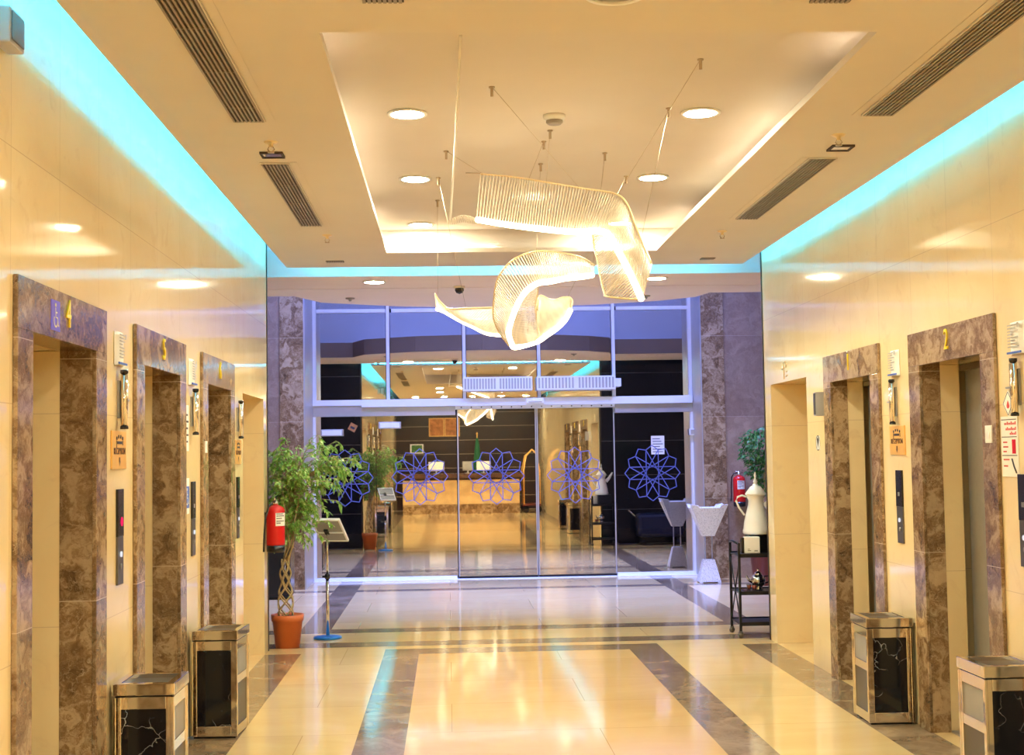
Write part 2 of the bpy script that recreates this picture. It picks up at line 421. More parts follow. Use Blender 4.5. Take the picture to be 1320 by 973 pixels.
# ------------------------------------------------------------------ ceilings
PX0, PX1, PY1 = -1.384, 2.62, 11.89
TX0, TX1, TY0, TY1 = -.48, 1.722, 5.26, 11.06
def build_ceiling():
    bm = bmesh.new(); z0, z1 = CZ, CZ+.035
    for a in ((PX0, TX0, -6, PY1), (TX1, PX1, -6, PY1), (TX0, TX1, -6, TY0), (TX0, TX1, TY1, PY1)):
        box(bm, *a, z0, z1)
    # recess walls and lid
    o = .20
    X0, X1, Y0, Y1 = TX0-o, TX1+o, TY0-o, TY1+o
    for a in ((X0-.03, X0, Y0-.03, Y1+.03), (X1, X1+.03, Y0-.03, Y1+.03), (X0, X1, Y0-.03, Y0), (X0, X1, Y1, Y1+.03)):
        box(bm, *a, z1, TZ+.03)
    box(bm, X0-.03, X1+.03, Y0-.03, Y1+.03, TZ, TZ+.03)
    obj('ceiling', bm, 'paint', kind='structure')
    boxobj('ceiling_cove', (-3.4, 4.7, -6, 12.5, 3.75, 3.85), 'white', kind='structure')
build_ceiling()
# warm strips hidden on the lip of the tray
def strip(name, b, mat, label, cat='light strip', group=None):
    o = boxobj(name, b, mat); return tag(o, label, cat, group)
TRG = 'warm strips hidden in the ceiling tray'
lab = 'warm white light strip lying hidden on the lip of the ceiling tray'
def tray_strip(x0, x1, y0, y1, nx, ny):
    # led plate facing the recess wall; unseen back and cap added to shield the ceiling
    t = thing('tray_light_strip', lab, 'light strip', ((x0+x1)/2, (y0+y1)/2, CZ+.037), group=TRG)
    hx, hy = (x1-x0)/2, (y1-y0)/2
    boxobj('led_plate', (-hx, hx, -hy, hy, 0, .022), 'tray', t)
    c = (-hx, hx, -hy, hy)
    cap = [min(c[0], c[0]+nx*.022), max(c[1], c[1]+nx*.022), min(c[2], c[2]+ny*.022), max(c[3], c[3]+ny*.022)]
    back = [c[0]-nx*.005 if nx else c[0], c[0]-nx*.001 if nx else c[1], c[2]-ny*.005 if ny else c[2], c[2]-ny*.001 if ny else c[3]]
    if nx < 0 or ny < 0: back = [c[1]+.001, c[1]+.005, c[2], c[3]]
    boxobj('light_shield', [(*cap, .024, .027), (*back, 0, .024)], 'white', t)
for a in ((5.10, 6.25), (7.5, 8.7), (10.3, 11.2)):
    tray_strip(TX1+.14, TX1+.143, a[0], a[1], 1, 0)
    tray_strip(TX0-.143, TX0-.14, a[0], a[1], -1, 0)
for a in ((-.60, .32), (1.15, 1.84)):
    tray_strip(a[0], a[1], TY1+.14, TY1+.143, 0, 1)
CYG = 'cyan strips hidden in the coves'
lab = 'cyan light strip lying hidden in the ceiling cove'
strip('cove_light_strip', (PX0+.05, PX0+.08, -2, PY1-.15, CZ+.037, CZ+.06), 'cyan', lab, group=CYG)
strip('cove_light_strip', (PX1-.08, PX1-.05, -2, PY1-.15, CZ+.037, CZ+.06), 'cyan', lab, group=CYG)
strip('cove_light_strip', (PX0+.15, PX1-.15, PY1-.10, PY1-.07, CZ+.037, CZ+.06), 'cyan', lab, group=CYG)

# entrance ceiling with its curved prow
def entrance_ceiling():
    edge = [(-3.3, 14.0), (-1.56, 14.0), (-1.33, 14.62)]
    ctrl = [(-1.33, 14.62), (-.5, 15.08), (.55, 15.28), (1.6, 15.12), (2.3, 14.78), (2.66, 14.44)]
    for i in range(1, len(ctrl)): edge.append(ctrl[i])
    edge += [(2.74, 14.05), (4.6, 14.05)]
    bm = bmesh.new()
    def prism(poly, z0, z1):
        lo = [bm.verts.new((*p, z0)) for p in poly]; hi = [bm.verts.new((*p, z1)) for p in poly]
        bm.faces.new(lo[::-1]); bm.faces.new(hi)
        for i in range(len(poly)):
            j = (i+1) % len(poly); bm.faces.new((lo[i], lo[j], hi[j], hi[i]))
    prism([(-3.3, 12.5), (-3.3, 13.40), (4.6, 13.40), (4.6, 12.5)], CZ, CZ+.25)
    prism([(-3.3, 13.43)]+edge+[(4.6, 13.43)], CZ, CZ+.25)
    box(bm, -3.3, 4.6, 13.39, 13.44, CZ+.02, CZ+.25)
    obj('ceiling_entrance', bm, 'beam', kind='structure')
    bm = bmesh.new()
    for (x0, y0), (x1, y1) in zip(edge, edge[1:]):
        a, b = Vector((x0, y0)), Vector((x1, y1)); n = Vector((-(b-a).y, (b-a).x)).normalized()
        vs = [bm.verts.new((*(p+n*w), z)) for z in (CZ+.004, CZ+.25) for p, w in ((a, .002), (b, .002), (b, .012), (a, .012))]
        for q in ((0, 1, 2, 3), (7, 6, 5, 4), (0, 4, 5, 1), (1, 5, 6, 2), (2, 6, 7, 3), (3, 7, 4, 0)): bm.faces.new([vs[i] for i in q])
    obj('trim_6', bm, 'fascia', kind='structure')
entrance_ceiling()
boxobj('wall_upper', (-3.3, 4.6, 13.85, 13.95, CZ+.25, 5.7), 'greypaint', kind='structure')
boxobj('ceiling_entrance_upper', (-3.4, 4.7, 13.85, GY+.2, 5.7, 5.8), 'white', kind='structure')
boxobj('wall_cove_end', (-3.3, 4.6, 12.5, 12.55, CZ+.25, 3.85), 'white', kind='structure')
BLG = 'added blue white panels, unseen above the entrance'
for a in ((-2.6, -.2), (.2, 2.4), (2.6, 4.4)):  # unseen panels added to light the entrance blue
    strip('added_blue_panel', (a[0], a[1], 15.6, 16.2, 5.66, 5.70), 'blue', 'added blue white light panel, unseen, high above the glass front', 'added light', BLG)

for x in (-1.4, .75, 2.9):  # unseen area lights added to brighten the entrance floor more than its walls
    L = bpy.data.lights.new('added_floor_light', 'AREA'); L.shape = 'RECTANGLE'; L.size = 1.4; L.size_y = .5; L.energy = 85; L.color = (.30, .38, 1); L.spread = math.radians(75)
    o = bpy.data.objects.new('added_floor_light', L); COL.objects.link(o); o.location = (x, 16.3, 5.6)

# ------------------------------------------------------------------ lifts
ORD = {'4': 'left wall, with a blue wheelchair sign', '5': 'middle of the left wall', '6': 'left wall, farthest along beside the passage',
       '1': 'right wall, next to the passage', '2': 'right wall, steel doors showing', '3': 'right wall, nearest the camera'}
def elevator(side, yc, num):
    t = thing('elevator_entrance', 'elevator portal numbered %s in brown marble, %s' % (num, ORD[num]), 'elevator', wallloc(side, yc, 0), side, 'elevator portals along the corridor')
    bm = bmesh.new(); k = .645; i = .46; m = -.14 if side == 'L' else -.105; q = -.27 if side == 'L' else -.22
    box(bm, -k, -i, 0, 2.135, .001, .02); box(bm, i, k, 0, 2.135, .001, .02); box(bm, -k, k, 2.135, 2.33, .001, .02)
    obj('marble_surround', bm, 'emp', t, .003)
    bm = bmesh.new(); box(bm, -.598, -i, 0, 2.135, m, .001); box(bm, i, .598, 0, 2.135, m, .001); box(bm, -.598, .598, 2.135, 2.248, m, .001)
    obj('marble_reveal', bm, 'emp', t)
    bm = bmesh.new()
    box(bm, -.598, -i-.002, 0, 2.135, q, m); box(bm, i+.002, .598, 0, 2.135, q, m); box(bm, -.598, .598, 2.137, 2.248, q, m)
    obj('inner_jamb', bm, 'cream', t)
    far = 1 if side == 'L' else -1
    a, b = sorted((far*.19, far*.458)); boxobj('door_panel', (a, b, .015, 2.10, q-.055, q-.035), 'steel', t)
    a, b = sorted((far*.205, -far*.458)); boxobj('door_panel', (a, b, .015, 2.10, q-.030, q-.010), 'steel', t)
    boxobj('seam', (min(far*.19, far*.21), max(far*.19, far*.21), .015, 2.10, q-.034, q-.028), 'black', t)
    boxobj('door_header', (-.458, .458, 2.10, 2.135, q-.03, q-.002), 'dup', t)
    boxobj('header_backing', (-.598, .598, 0, 2.248, -.40, -.34), 'gdark', t)
    boxobj('sill', (-.458, .458, 0, .012, q-.03, m), 'steel', t)
    text('number', num, .165, 'gold', t, (0.0), 2.245, .024, .003, .8)
    return t
els = {n: elevator('L', c, n) for c, n in LE}; els.update({n: elevator('R', c, n) for c, n in RE})
# wheelchair sign on lift 4
def wheelchair(parent, u, v, w, s, mat):
    bm = bmesh.new()
    def ring(cx, cy, r, a0, a1, th):
        tube(bm, [(cx+math.cos(math.radians(a))*r, cy+math.sin(math.radians(a))*r, 0) for a in range(a0, a1+1, 15)], th, 6)
    ring(-.05*s, -.16*s, .24*s, 150, 390, .035*s)
    lathe(bm, [(.0, -.01), (.07*s, -.01), (.07*s, .01), (0, .01)], 12, -.08*s, .42*s, 0)
    tube(bm, [(-.08*s, .32*s, 0), (-.05*s, -.05*s, 0), (.18*s, -.05*s, 0), (.26*s, -.34*s, 0), (.36*s, -.34*s, 0)], .035*s, 6)
    tube(bm, [(-.07*s, .14*s, 0), (.14*s, .14*s, 0)], .03*s, 6)
    o = obj('wheelchair_symbol', bm, mat, parent); o.location = (u, v, w); o.scale = (1, 1, .12); return o
ws = boxobj('wheelchair_sign', (-.24, -.125, 2.165, 2.285, .02, .024), 'bluesign', els['4'])
wheelchair(ws, -.185, 2.222, .026, .105, 'paper')
ws['label'] = 'blue square sign with a white wheelchair symbol'

# things between the lifts ------------------------------------------
def call_panel(side, y, label, lit=None):
    t = thing('call_button_panel', label, 'call panel', wallloc(side, y, 1.066), side, 'call panels between the elevators')
    boxobj('button_plate', (-.055, .055, 0, .225, -.006, .010), 'dup', t, .002)
    boxobj('display_glass', (-.055, .055, .225, .449, -.006, .012), 'black', t, .002)
    bm = bmesh.new(); lathe(bm, [(0, .010), (.013, .010), (.013, .016), (0, .016)], 16, 0, .142, 0); obj('call_button', bm, 'whiteled', t)
    bm = bmesh.new(); lathe(bm, [(0, .010), (.013, .010), (.013, .014), (0, .014)], 16, 0, .085, 0); obj('call_button', bm, 'steel', t)
    if lit:
        bm = bmesh.new(); lathe(bm, [(0, .012), (.022, .012), (.022, .014), (0, .014)], 16, .012, .295, 0); obj('indicator_light', bm, 'pinkled', t)
    else:
        text('floor_digits', '88', .035, 'greypan', t, 0, .30, .0125, .0006)
    return t
call_panel('L', 6.578, 'call button panel with a lit pink indicator, between elevators 4 and 5', True)
call_panel('L', 8.445, 'slim black call button panel between elevators 5 and 6')
call_panel('L', 10.222, 'slim black call button panel on the left wall past elevator 6')
call_panel('R', 8.356, 'black and grey call button panel between elevators 1 and 2')
call_panel('R', 6.525, 'black call button panel at the right edge, beside elevator 2')

def reception_sign(side, y, label):
    t = thing('reception_sign', label, 'sign', wallloc(side, y, 1.61), side, 'brass reception signs')
    boxobj('plate', (-.14, .14, 0, .18, 0, .008), 'brass', t, .002)
    bm = bmesh.new()
    box(bm, -.045, .045, .118, .131, .008, .0105)
    for u, h in ((-.055, .145), (-.02, .152), (.02, .152), (.058, .145)): lathe(bm, [(0, .008), (.009, .008), (.009, .0105), (0, .0105)], 10, u, h, 0)
    box(bm, -.062, -.057, .10, .135, .008, .010); box(bm, .060, .065, .112, .135, .008, .010)
    obj('desk_symbol', bm, 'ink', t)
    text('lettering', 'RECEPTION', .045, 'teak', t, 0, .083, .009, .001, .95)
    bm = bmesh.new(); box(bm, -.008, .008, .034, .055, .008, .0105)
    vs = [bm.verts.new(p) for p in ((-.018, .036, .0095), (.018, .036, .0095), (0, .012, .0095))]; bm.faces.new(vs)
    obj('arrow_symbol', bm, 'teak', t)
reception_sign('L', 6.56, 'brass RECEPTION sign above the call panel with the pink indicator')
reception_sign('L', 10.235, 'brass RECEPTION sign on the left wall past elevator 6')
reception_sign('R', 8.37, 'brass RECEPTION sign between elevators 1 and 2')

def sconce(side, y, label):
    t = thing('acrylic_holder', label, 'wall fixture', wallloc(side, y, 1.79), side, 'chrome tube fixtures between the elevators')
    bm = bmesh.new(); lathe(bm, [(0, .02), (.018, .02), (.018, .275), (0, .275)], 16, 0, 0, 0, 'y'); o = obj('chrome_tube', bm, 'chrome', t); o.location = (0, 0, .03)
    for a, b in ((.008, .021), (.274, .290)):
        bm = bmesh.new(); lathe(bm, [(0, a), (.0195, a), (.0195, b), (0, b)], 16, 0, 0, 0, 'y'); o = obj('end_cap', bm, 'black', t); o.location = (0, 0, .03)
    s = 1 if side == 'L' else 1
    boxobj('clear_panel', (.045 if side == 'L' else -.105, .125 if side == 'L' else -.045, .02, .27, .004, .008), 'clear', t)
    a = (.0, .165) if side == 'L' else (-.135, 0)
    boxobj('arm', (a[0], a[1], .146, .156, .008, .018), 'steel', t)
    boxobj('wall_mount', (-.012, .012, .06, .24, -.006, .012), 'steel', t)
def notice(side, y, z, w, label, h=.16):
    t = thing('paper_notice', label, 'notice', wallloc(side, y, z), side, 'white notices above the chrome tubes')
    bm = bmesh.new(); n = 8
    rows = []
    for v in (0, h*.55, h*.9, h):
        rows.append([bm.verts.new((-w/2+w*i/n, v, .004+.018*math.sin(math.pi*i/n)*(1 if v < h*.95 else .4))) for i in range(n+1)])
    for A, B in zip(rows, rows[1:]):
        for i in range(n): bm.faces.new((A[i], A[i+1], B[i+1], B[i]))
    o = obj('sheet', bm, 'paper', t); sm = o.modifiers.new('s', 'SOLIDIFY'); sm.thickness = .002
    bm = bmesh.new(); r = random.Random(int(y*100)) ; 
    for k in range(8):
        v = h*.90-k*h*.095; L = w*(.32+.5*r.random())
        box(bm, -w*.41, -w*.41+L, v-.0028, v+.0028, .0255, .0262)
    box(bm, w*.26, w*.38, h*.80, h*.95, .0255, .0262)
    obj('printed_lines', bm, 'greypan', t)
    boxobj('blue_border', (-w*.48, w*.48, .004, .014, .022, .0268), 'blueink', t)
for side, y, nm in (('L', 6.56, 'between elevators 4 and 5'), ('L', 8.40, 'between elevators 5 and 6'), ('L', 10.22, 'on the left wall past elevator 6'),
                    ('R', 8.374, 'between elevators 1 and 2'), ('R', 6.535, 'at the right edge beside elevator 2')):
    sconce(side, y, 'vertical chrome tube with a clear side panel, '+nm)
    if y < 10: notice(side, y, 2.10, .17, 'small curved white notice above the chrome tube '+nm)
# other wall signs
def sign(name, label, cat, side, y, z, w, h, mat='paper', t=.005, group=None):
    r = thing(name, label, cat, wallloc(side, y, z), side, group)
    boxobj('board', (-w/2, w/2, 0, h, -.004, t), mat, r, .001); return r
s = sign('white_board', 'tall narrow white sign on the marble edge of elevator 5', 'sign', 'L', 8.262, 1.70, .10, .275)
bm = bmesh.new()
for k in range(5): box(bm, -.035, .035*(1 if k % 2 else .5), .05+k*.04, .062+k*.04, .005, .006)
obj('printed_lines', bm, 'ink', s)
s = sign('accessibility_sign', 'white sign with a blue wheelchair panel beside elevator 5', 'sign', 'L', 8.245, 1.325, .15, .213)
b = boxobj('blue_panel', (-.066, .066, .035, .165, .005, .007), 'blueink', s)
wheelchair(b, 0, .10, .008, .11, 'paper')
sign('light_switch', 'small white switch plate on the frame of elevator 6', 'switch', 'L', 8.80, 1.69, .07, .075)
sign('light_switch', 'small cream switch plate on the frame of elevator 2', 'switch', 'R', 6.888, 1.67, .085, .09)
for o in bpy.data.objects:
    if o.name.startswith('light_switch'):
        o.location.x += .02 if o.location.x < 0 else -.02
        boxobj('rocker', (-.015, .015, .02, .058, .005, .008), 'ivory', o)
for o in bpy.data.objects:
    if o.name.split('.')[0] in ('white_board', 'accessibility_sign') and o.parent is None: o.location.x += 0
def diamond_sign():
    t = thing('diamond_sign', 'white diamond shaped sign with a red flame at the right edge', 'sign', wallloc('R', 6.672, 1.864), 'R')
    bm = bmesh.new()
    a = [bm.verts.new(p) for p in ((0, -.066, .001), (.066, 0, .001), (0, .066, .001), (-.066, 0, .001))]; b = [bm.verts.new((v.co.x, v.co.y, .006)) for v in a]
    bm.faces.new(b); bm.faces.new(a[::-1])
    for i in range(4): bm.faces.new((a[i], a[(i+1) % 4], b[(i+1) % 4], b[i]))
    obj('board', bm, 'paper', t)
    bm = bmesh.new(); lathe(bm, [(0, .0), (.015, .006), (.018, .016), (.009, .032), (0, .044)], 10, 0, -.026, .006, 'y'); o = obj('flame_symbol', bm, 'redink', t); o.scale = (1, 1, .12); o.location = (0, 0, .006)
    bm = bmesh.new()
    q = [(0, -.058), (.058, 0), (0, .058), (-.058, 0), (0, -.058)]
    for (x0, y0), (x1, y1) in zip(q, q[1:]): tube(bm, [(x0, y0, .0065), (x1, y1, .0065)], .0016, 4)
    obj('border_line', bm, 'ink', t)
diamond_sign()
def fire_notice():
    t = thing('fire_instruction_board', 'white fire instruction board with red print at the right edge', 'sign', wallloc('R', 6.672, 1.50), 'R')
    boxobj('board', (-.10, .10, 0, .30, 0, .006), 'paper', t, .001)
    bm = bmesh.new()
    for v in (.104, .196, .282): box(bm, -.09, .09, v, v+.004, .006, .007)
    obj('divider_lines', bm, 'ink', t)
    bm = bmesh.new()
    for v, L in ((.262, .15), (.235, .13), (.212, .09)):
        n = int(L/.016)
        for i in range(n):
            u = .085-i*.016; box(bm, u-.011, u, v-.004, v+.006 if i % 3 else v+.012, .006, .007)
    obj('red_heading', bm, 'redink', t); bm = bmesh.new()
    for v, L in ((.168, .05), (.145, .06), (.122, .04), (.082, .07), (.05, .05)): box(bm, -.075, -.075+L, v, v+.007, .006, .007)
    obj('red_lettering', bm, 'redink', t)
    bm = bmesh.new(); box(bm, .035, .075, .115, .185, .006, .008); obj('extinguisher_picture', bm, 'red', t)
    bm = bmesh.new(); tube(bm, [(.03, .09, .008), (.05, .055, .008), (.08, .02, .008)], .004, 6); obj('nozzle_picture', bm, 'ink', t)
fire_notice()
def washroom_symbol():
    t = thing('wall_symbol', 'small thin line symbol above the right passage opening', 'sign', wallloc('R', 11.16, 2.31), 'R')
    bm = bmesh.new()
    tube(bm, [(-.055, .062, .003), (-.03, -.072, .003)], .004, 6)
    tube(bm, [(-.10, .015, .004), (-.02, .025, .004)], .006, 6)
    for u, v in ((.01, .06), (.055, .04), (.03, .02), (.05, -.02), (.055, -.055)): tube(bm, [(u-.014, v, .004), (u+.02, v+.008, .004)], .0045, 6)
    obj('strokes', bm, 'rail', t)
washroom_symbol()
t = thing('arrow_sticker', 'tiny dark arrow sticker between the right passage and elevator 1', 'sticker', wallloc('R', 10.21, 1.70), 'R')
bm = bmesh.new(); v = [bm.verts.new(p) for p in ((-.03, .05, .002), (0, .03, .002), (.03, .05, .002), (0, -.045, .002))]; bm.faces.new(v); bmesh.ops.solidify(bm, geom=bm.faces[:], thickness=.006); obj('arrowhead', bm, 'ink', t); boxobj('backing', (-.05, .05, -.05, .055, -.003, .0012), 'ivory', t)
bm = bmesh.new(); lathe(bm, [(.052, .0015), (.058, .0015), (.058, .002), (.052, .002)], 20, 0, 0, 0, closed=True); obj('ring', bm, 'ink', t)
t = thing('wall_bracket_plate', 'grey metal box on the wall left of elevator 1', 'wall box', wallloc('R', 10.02, 1.90), 'R')
boxobj('box', (-.03, .03, 0, .175, -.01, .07), 'grey', t, .003); boxobj('lid', (-.024, .024, .01, .165, .07, .074), 'dup', t)
t = thing('wall_speaker', 'grey box fixed high on the left wall at the photo edge', 'speaker', wallloc('L', 4.80, 3.10), 'L')
boxobj('box', (-.08, .08, 0, .13, .01, .07), 'grey', t, .006); boxobj('bracket', (-.03, .03, .04, .10, -.01, .01), 'blackmetal', t); boxobj('grille', (-.065, .065, .015, .115, .07, .075), 'dup', t)

# ------------------------------------------------------------------ bins
def make_bin(label, loc, rz):
    t = thing('waste_bin', label, 'waste bin', loc, group='square metal bins by the elevators', rz=rz)
    w, d, h = .135, .165, .57
    bm = bmesh.new()
    # frame: four posts, rails, base
    p = .034
    for sx in (-1, 1):
        for sy in (-1, 1):
            a = sorted((sx*w, sx*(w-p))); b = sorted((sy*d, sy*(d-p))); box(bm, a[0], a[1], b[0], b[1], .012, h)
            a = sorted((sx*(w+.004), sx*(w-.010))); b = sorted((sy*(d+.004), sy*(d-.010))); box(bm, a[0], a[1], b[0], b[1], .012, h)
    for z0, z1 in ((.012, .07), (h-.055, h)):
        box(bm, -w+p, w-p, -d+.002, d-.002, z0, z1); box(bm, -w+.002, w-.002, -d+p, d-p, z0, z1)
    for s in (-1, 1):
        a = sorted((s*(w-.003), s*(w-.03))); box(bm, a[0], a[1], -d+p, d-p, .315, .365)
    obj('body_frame', bm, 'chrome', t, .002)
    boxobj('base', (-w+.012, w-.012, -d+.012, d-.012, 0, .014), 'black', t)
    for s in (-1, 1):
        y = sorted((s*(d-.008), s*(d-.02))); boxobj('marble_panel', (-w+p, w-p, y[0], y[1], .07, h-.055), 'bmarble', t)
        x = sorted((s*(w-.010), s*(w-.02)))
        boxobj('lower_panel', (x[0], x[1], -d+p, d-p, .07, .315), 'dup', t)
        boxobj('upper_opening', (x[0], x[1], -d+p, d-p, .365, h-.055), 'greypan', t)
    bm = bmesh.new(); e = .008
    for a in ((-w-e, w+e, -d-e, -d+.03), (-w-e, w+e, d-.03, d+e), (-w-e, -w+.03, -d+.03, d-.03), (w-.03, w+e, -d+.03, d-.03)): box(bm, *a, h+.008, h+.062)
    lid = obj('lid', bm, 'chrome', t, .003)
    boxobj('gap_shadow', (-w+.006, w-.006, -d+.006, d-.006, h, h+.009), 'black', t)
    boxobj('ash_tray', (-w+.03, w-.03, -d+.03, d-.03, h+.02, h+.040), 'dup', lid)
    return t
b0 = make_bin('chrome bin with black marble panel below the call panel, nearest on the left', (-1.405, 6.545, 0), 0)
copy_thing(b0, (-1.395, 8.42, 0), 'chrome bin with black marble panel, farther of the two on the left wall', -.06)
copy_thing(b0, (2.635, 8.33, 0), 'chrome bin with black marble panel, farther of the two on the right wall', -.02)
copy_thing(b0, (2.612, 6.475, 0), 'chrome bin with white veined black panel cut by the lower right photo corner', 0)

# ------------------------------------------------------------------ ceiling fittings
def downlight(x, y, z, label, r=.088, group='round downlights'):
    t = thing('downlight', label, 'downlight', (x, y, z), group=group)
    bm = bmesh.new(); lathe(bm, [(r, 0), (r+.022, -.002), (r+.022, -.010), (r, -.010)], 28, closed=True); obj('trim_ring', bm, 'white', t)
    bm = bmesh.new(); lathe(bm, [(0, -.009), (r, -.009), (r, -.003), (0, -.003)], 28); obj('lens', bm, 'lens', t)
names = {(0, 0): 'left row, nearest', (0, 1): 'left row, middle', (0, 2): 'left row, farthest', (1, 0): 'right row, nearest', (1, 1): 'right row, middle', (1, 2): 'right row, farthest'}
for i, x in enumerate((-.2, 1.414)):
    for j, y in enumerate((7.39, 9.15, 10.98)):
        downlight(x, y, TZ, 'round white downlight in the ceiling tray, %s of three' % names[i, j])
downlight(-.68, 12.88, CZ, 'round downlight in the entrance ceiling left of the chandelier')
downlight(1.99, 12.80, CZ, 'round downlight in the entrance ceiling right of the chandelier')
for x in (-.2, 1.414):
    for y in (3.4, 1.2): downlight(x, y, CZ, 'round downlight in the corridor ceiling behind the camera', group='downlights behind the camera')
for x in (-.9, -.1, .7, 1.5, 2.2): downlight(x, -1.5, CZ, 'round downlight above the reception desk', group='reception downlights')

def linear_vent(xc, y0, y1, label):
    t = thing('linear_vent', label, 'air vent', (xc, y0, CZ), group='slotted ceiling vents')
    w = .075; L = y1-y0
    boxobj('backing', (-w, w, 0, L, -.004, -.001), 'gdark', t)
    bm = bmesh.new(); n = 8
    for k in range(n):
        x = -w+.006+(2*w-.012)*k/(n-1); box(bm, x-.0045, x+.0045, .004, L-.004, -.012, -.002)
    for q in range(1, int(L/.6)+1): box(bm, -w+.005, w-.005, q*.6-.003, q*.6+.003, -.011, -.004)
    obj('slats', bm, 'grille', t)
    boxobj('frame', [(-w-.006, -w, -.006, L+.006, -.010, -.001), (w, w+.006, -.006, L+.006, -.010, -.001), (-w, w, -.006, 0, -.010, -.001), (-w, w, L, L+.006, -.010, -.001)], 'paint', t)
    # plaster-in access strip beside the vent
    boxobj('access_strip', (w+.012 if xc < 0 else -w-.05, w+.05 if xc < 0 else -w-.012, -.02, L+.02, -.003, -.001), 'paint', t)
linear_vent(-.952, 4.58, 6.65, 'long slotted ceiling vent on the left, nearer one')
linear_vent(-.952, 7.62, 9.69, 'slotted ceiling vent on the left, farther one')
linear_vent(2.14, 4.50, 6.575, 'long slotted ceiling vent on the right, nearer one')
linear_vent(2.14, 7.56, 9.54, 'slotted ceiling vent on the right, farther one')

def sprinkler(x, y, z, label):
    t = thing('ceiling_sprinkler', label, 'sprinkler', (x, y, z), group='ceiling sprinklers')
    bm = bmesh.new(); lathe(bm, [(0, .006), (.038, .006), (.038, -.002), (.030, -.008), (.012, -.012), (.012, -.028), (0, -.028)], 18); obj('escutcheon', bm, 'rail', t)
    bm = bmesh.new()
    for s in (-1, 1): tube(bm, [(s*.01, 0, -.026), (s*.018, 0, -.040), (s*.006, 0, -.056)], .003, 6)
    lathe(bm, [(0, -.054), (.018, -.055), (.018, -.058), (0, -.058)], 14); obj('deflector', bm, 'cable', t)
sprinkler(-.905, 7.11, CZ, 'ceiling sprinkler on the left between the vents')
sprinkler(2.07, 7.01, CZ, 'ceiling sprinkler on the right between the vents')
sprinkler(-.88, 10.14, CZ, 'small ceiling sprinkler past the farther left vent')
sprinkler(2.075, 10.10, CZ, 'small ceiling sprinkler past the farther right vent')
def square_spot(x, y, label):
    t = thing('square_ceiling_fitting', label, 'ceiling fitting', (x, y, CZ), group='square glazed ceiling fittings')
    w = .062
    boxobj('frame', [(-w, w, -w, -w+.012, -.012, 0), (-w, w, w-.012, w, -.012, 0), (-w, -w+.012, -w+.012, w-.012, -.012, 0), (w-.012, w, -w+.012, w-.012, -.012, 0)], 'gdark', t)
    boxobj('glass_plate', (-w+.012, w-.012, -w+.012, w-.012, -.008, -.001), 'chrome', t)
square_spot(-.935, 7.40, 'square glazed ceiling fitting behind the left sprinkler')
square_spot(2.165, 7.30, 'square glazed ceiling fitting behind the right sprinkler')
def small_grille(x, y, label, w=.075):
    t = thing('small_ceiling_grille', label, 'ceiling grille', (x, y, CZ), group='small ceiling grilles')
    boxobj('backing', (-w, w, -.045, .045, -.004, 0), 'gdark', t)
    boxobj('slats', [(-w+i*w/4, -w+i*w/4+.012, -.045, .045, -.008, -.004) for i in range(8)], 'grille', t)
small_grille(-.935, 11.52, 'small dark ceiling grille near the left end of the corridor')
small_grille(2.24, 11.54, 'small ceiling grille near the right end of the corridor', .06)
small_grille(-.215, 4.85, 'small dark ceiling fitting at the top photo edge, left of centre')
small_grille(1.425, 4.85, 'small dark ceiling fitting at the top photo edge, right of centre')
t = thing('ceiling_speaker', 'round ceiling speaker cut by the top photo edge', 'speaker', (.62, 4.80, CZ))
bm = bmesh.new(); lathe(bm, [(.085, 0), (.11, -.002), (.11, -.012), (.085, -.014)], 28, closed=True); obj('rim', bm, 'white', t)
bm = bmesh.new(); lathe(bm, [(0, -.006), (.085, -.006), (.085, -.001), (0, -.001)], 28); obj('mesh_cover', bm, 'grey', t)
t = thing('smoke_detector', 'round white smoke detector in the middle of the ceiling tray', 'smoke detector', (.61, 7.45, TZ))
bm = bmesh.new(); lathe(bm, [(0, 0), (.062, 0), (.058, -.02), (.05, -.028), (.05, -.030)], 24); obj('base', bm, 'white', t)
bm = bmesh.new(); lathe(bm, [(.047, -.028), (.047, -.042), (.035, -.052), (0, -.054)], 24); obj('sensor_head', bm, 'grille', t)
t = thing('dome_camera', 'small black dome camera under the entrance ceiling', 'security camera', (.128, 13.3, CZ))
bm = bmesh.new(); lathe(bm, [(0, 0), (.055, 0), (.055, -.02), (0, -.02)], 20); obj('mount', bm, 'beam', t)
bm = bmesh.new(); lathe(bm, [(.042, -.02), (.045, -.04), (.032, -.065), (0, -.078)], 20); obj('dome', bm, 'black', t)
for x, y, l in ((-1.0, 14.2, 'left'), (2.1, 14.25, 'right')):
    t = thing('ceiling_sensor', 'tiny sensor under the curved entrance ceiling, %s one' % l, 'sensor', (x, y, CZ), group='entrance ceiling sensors')
    bm = bmesh.new(); lathe(bm, [(0, 0), (.05, 0), (.045, -.012), (.02, -.016), (.012, -.035), (0, -.036)], 18); obj('head', bm, 'greypan', t)

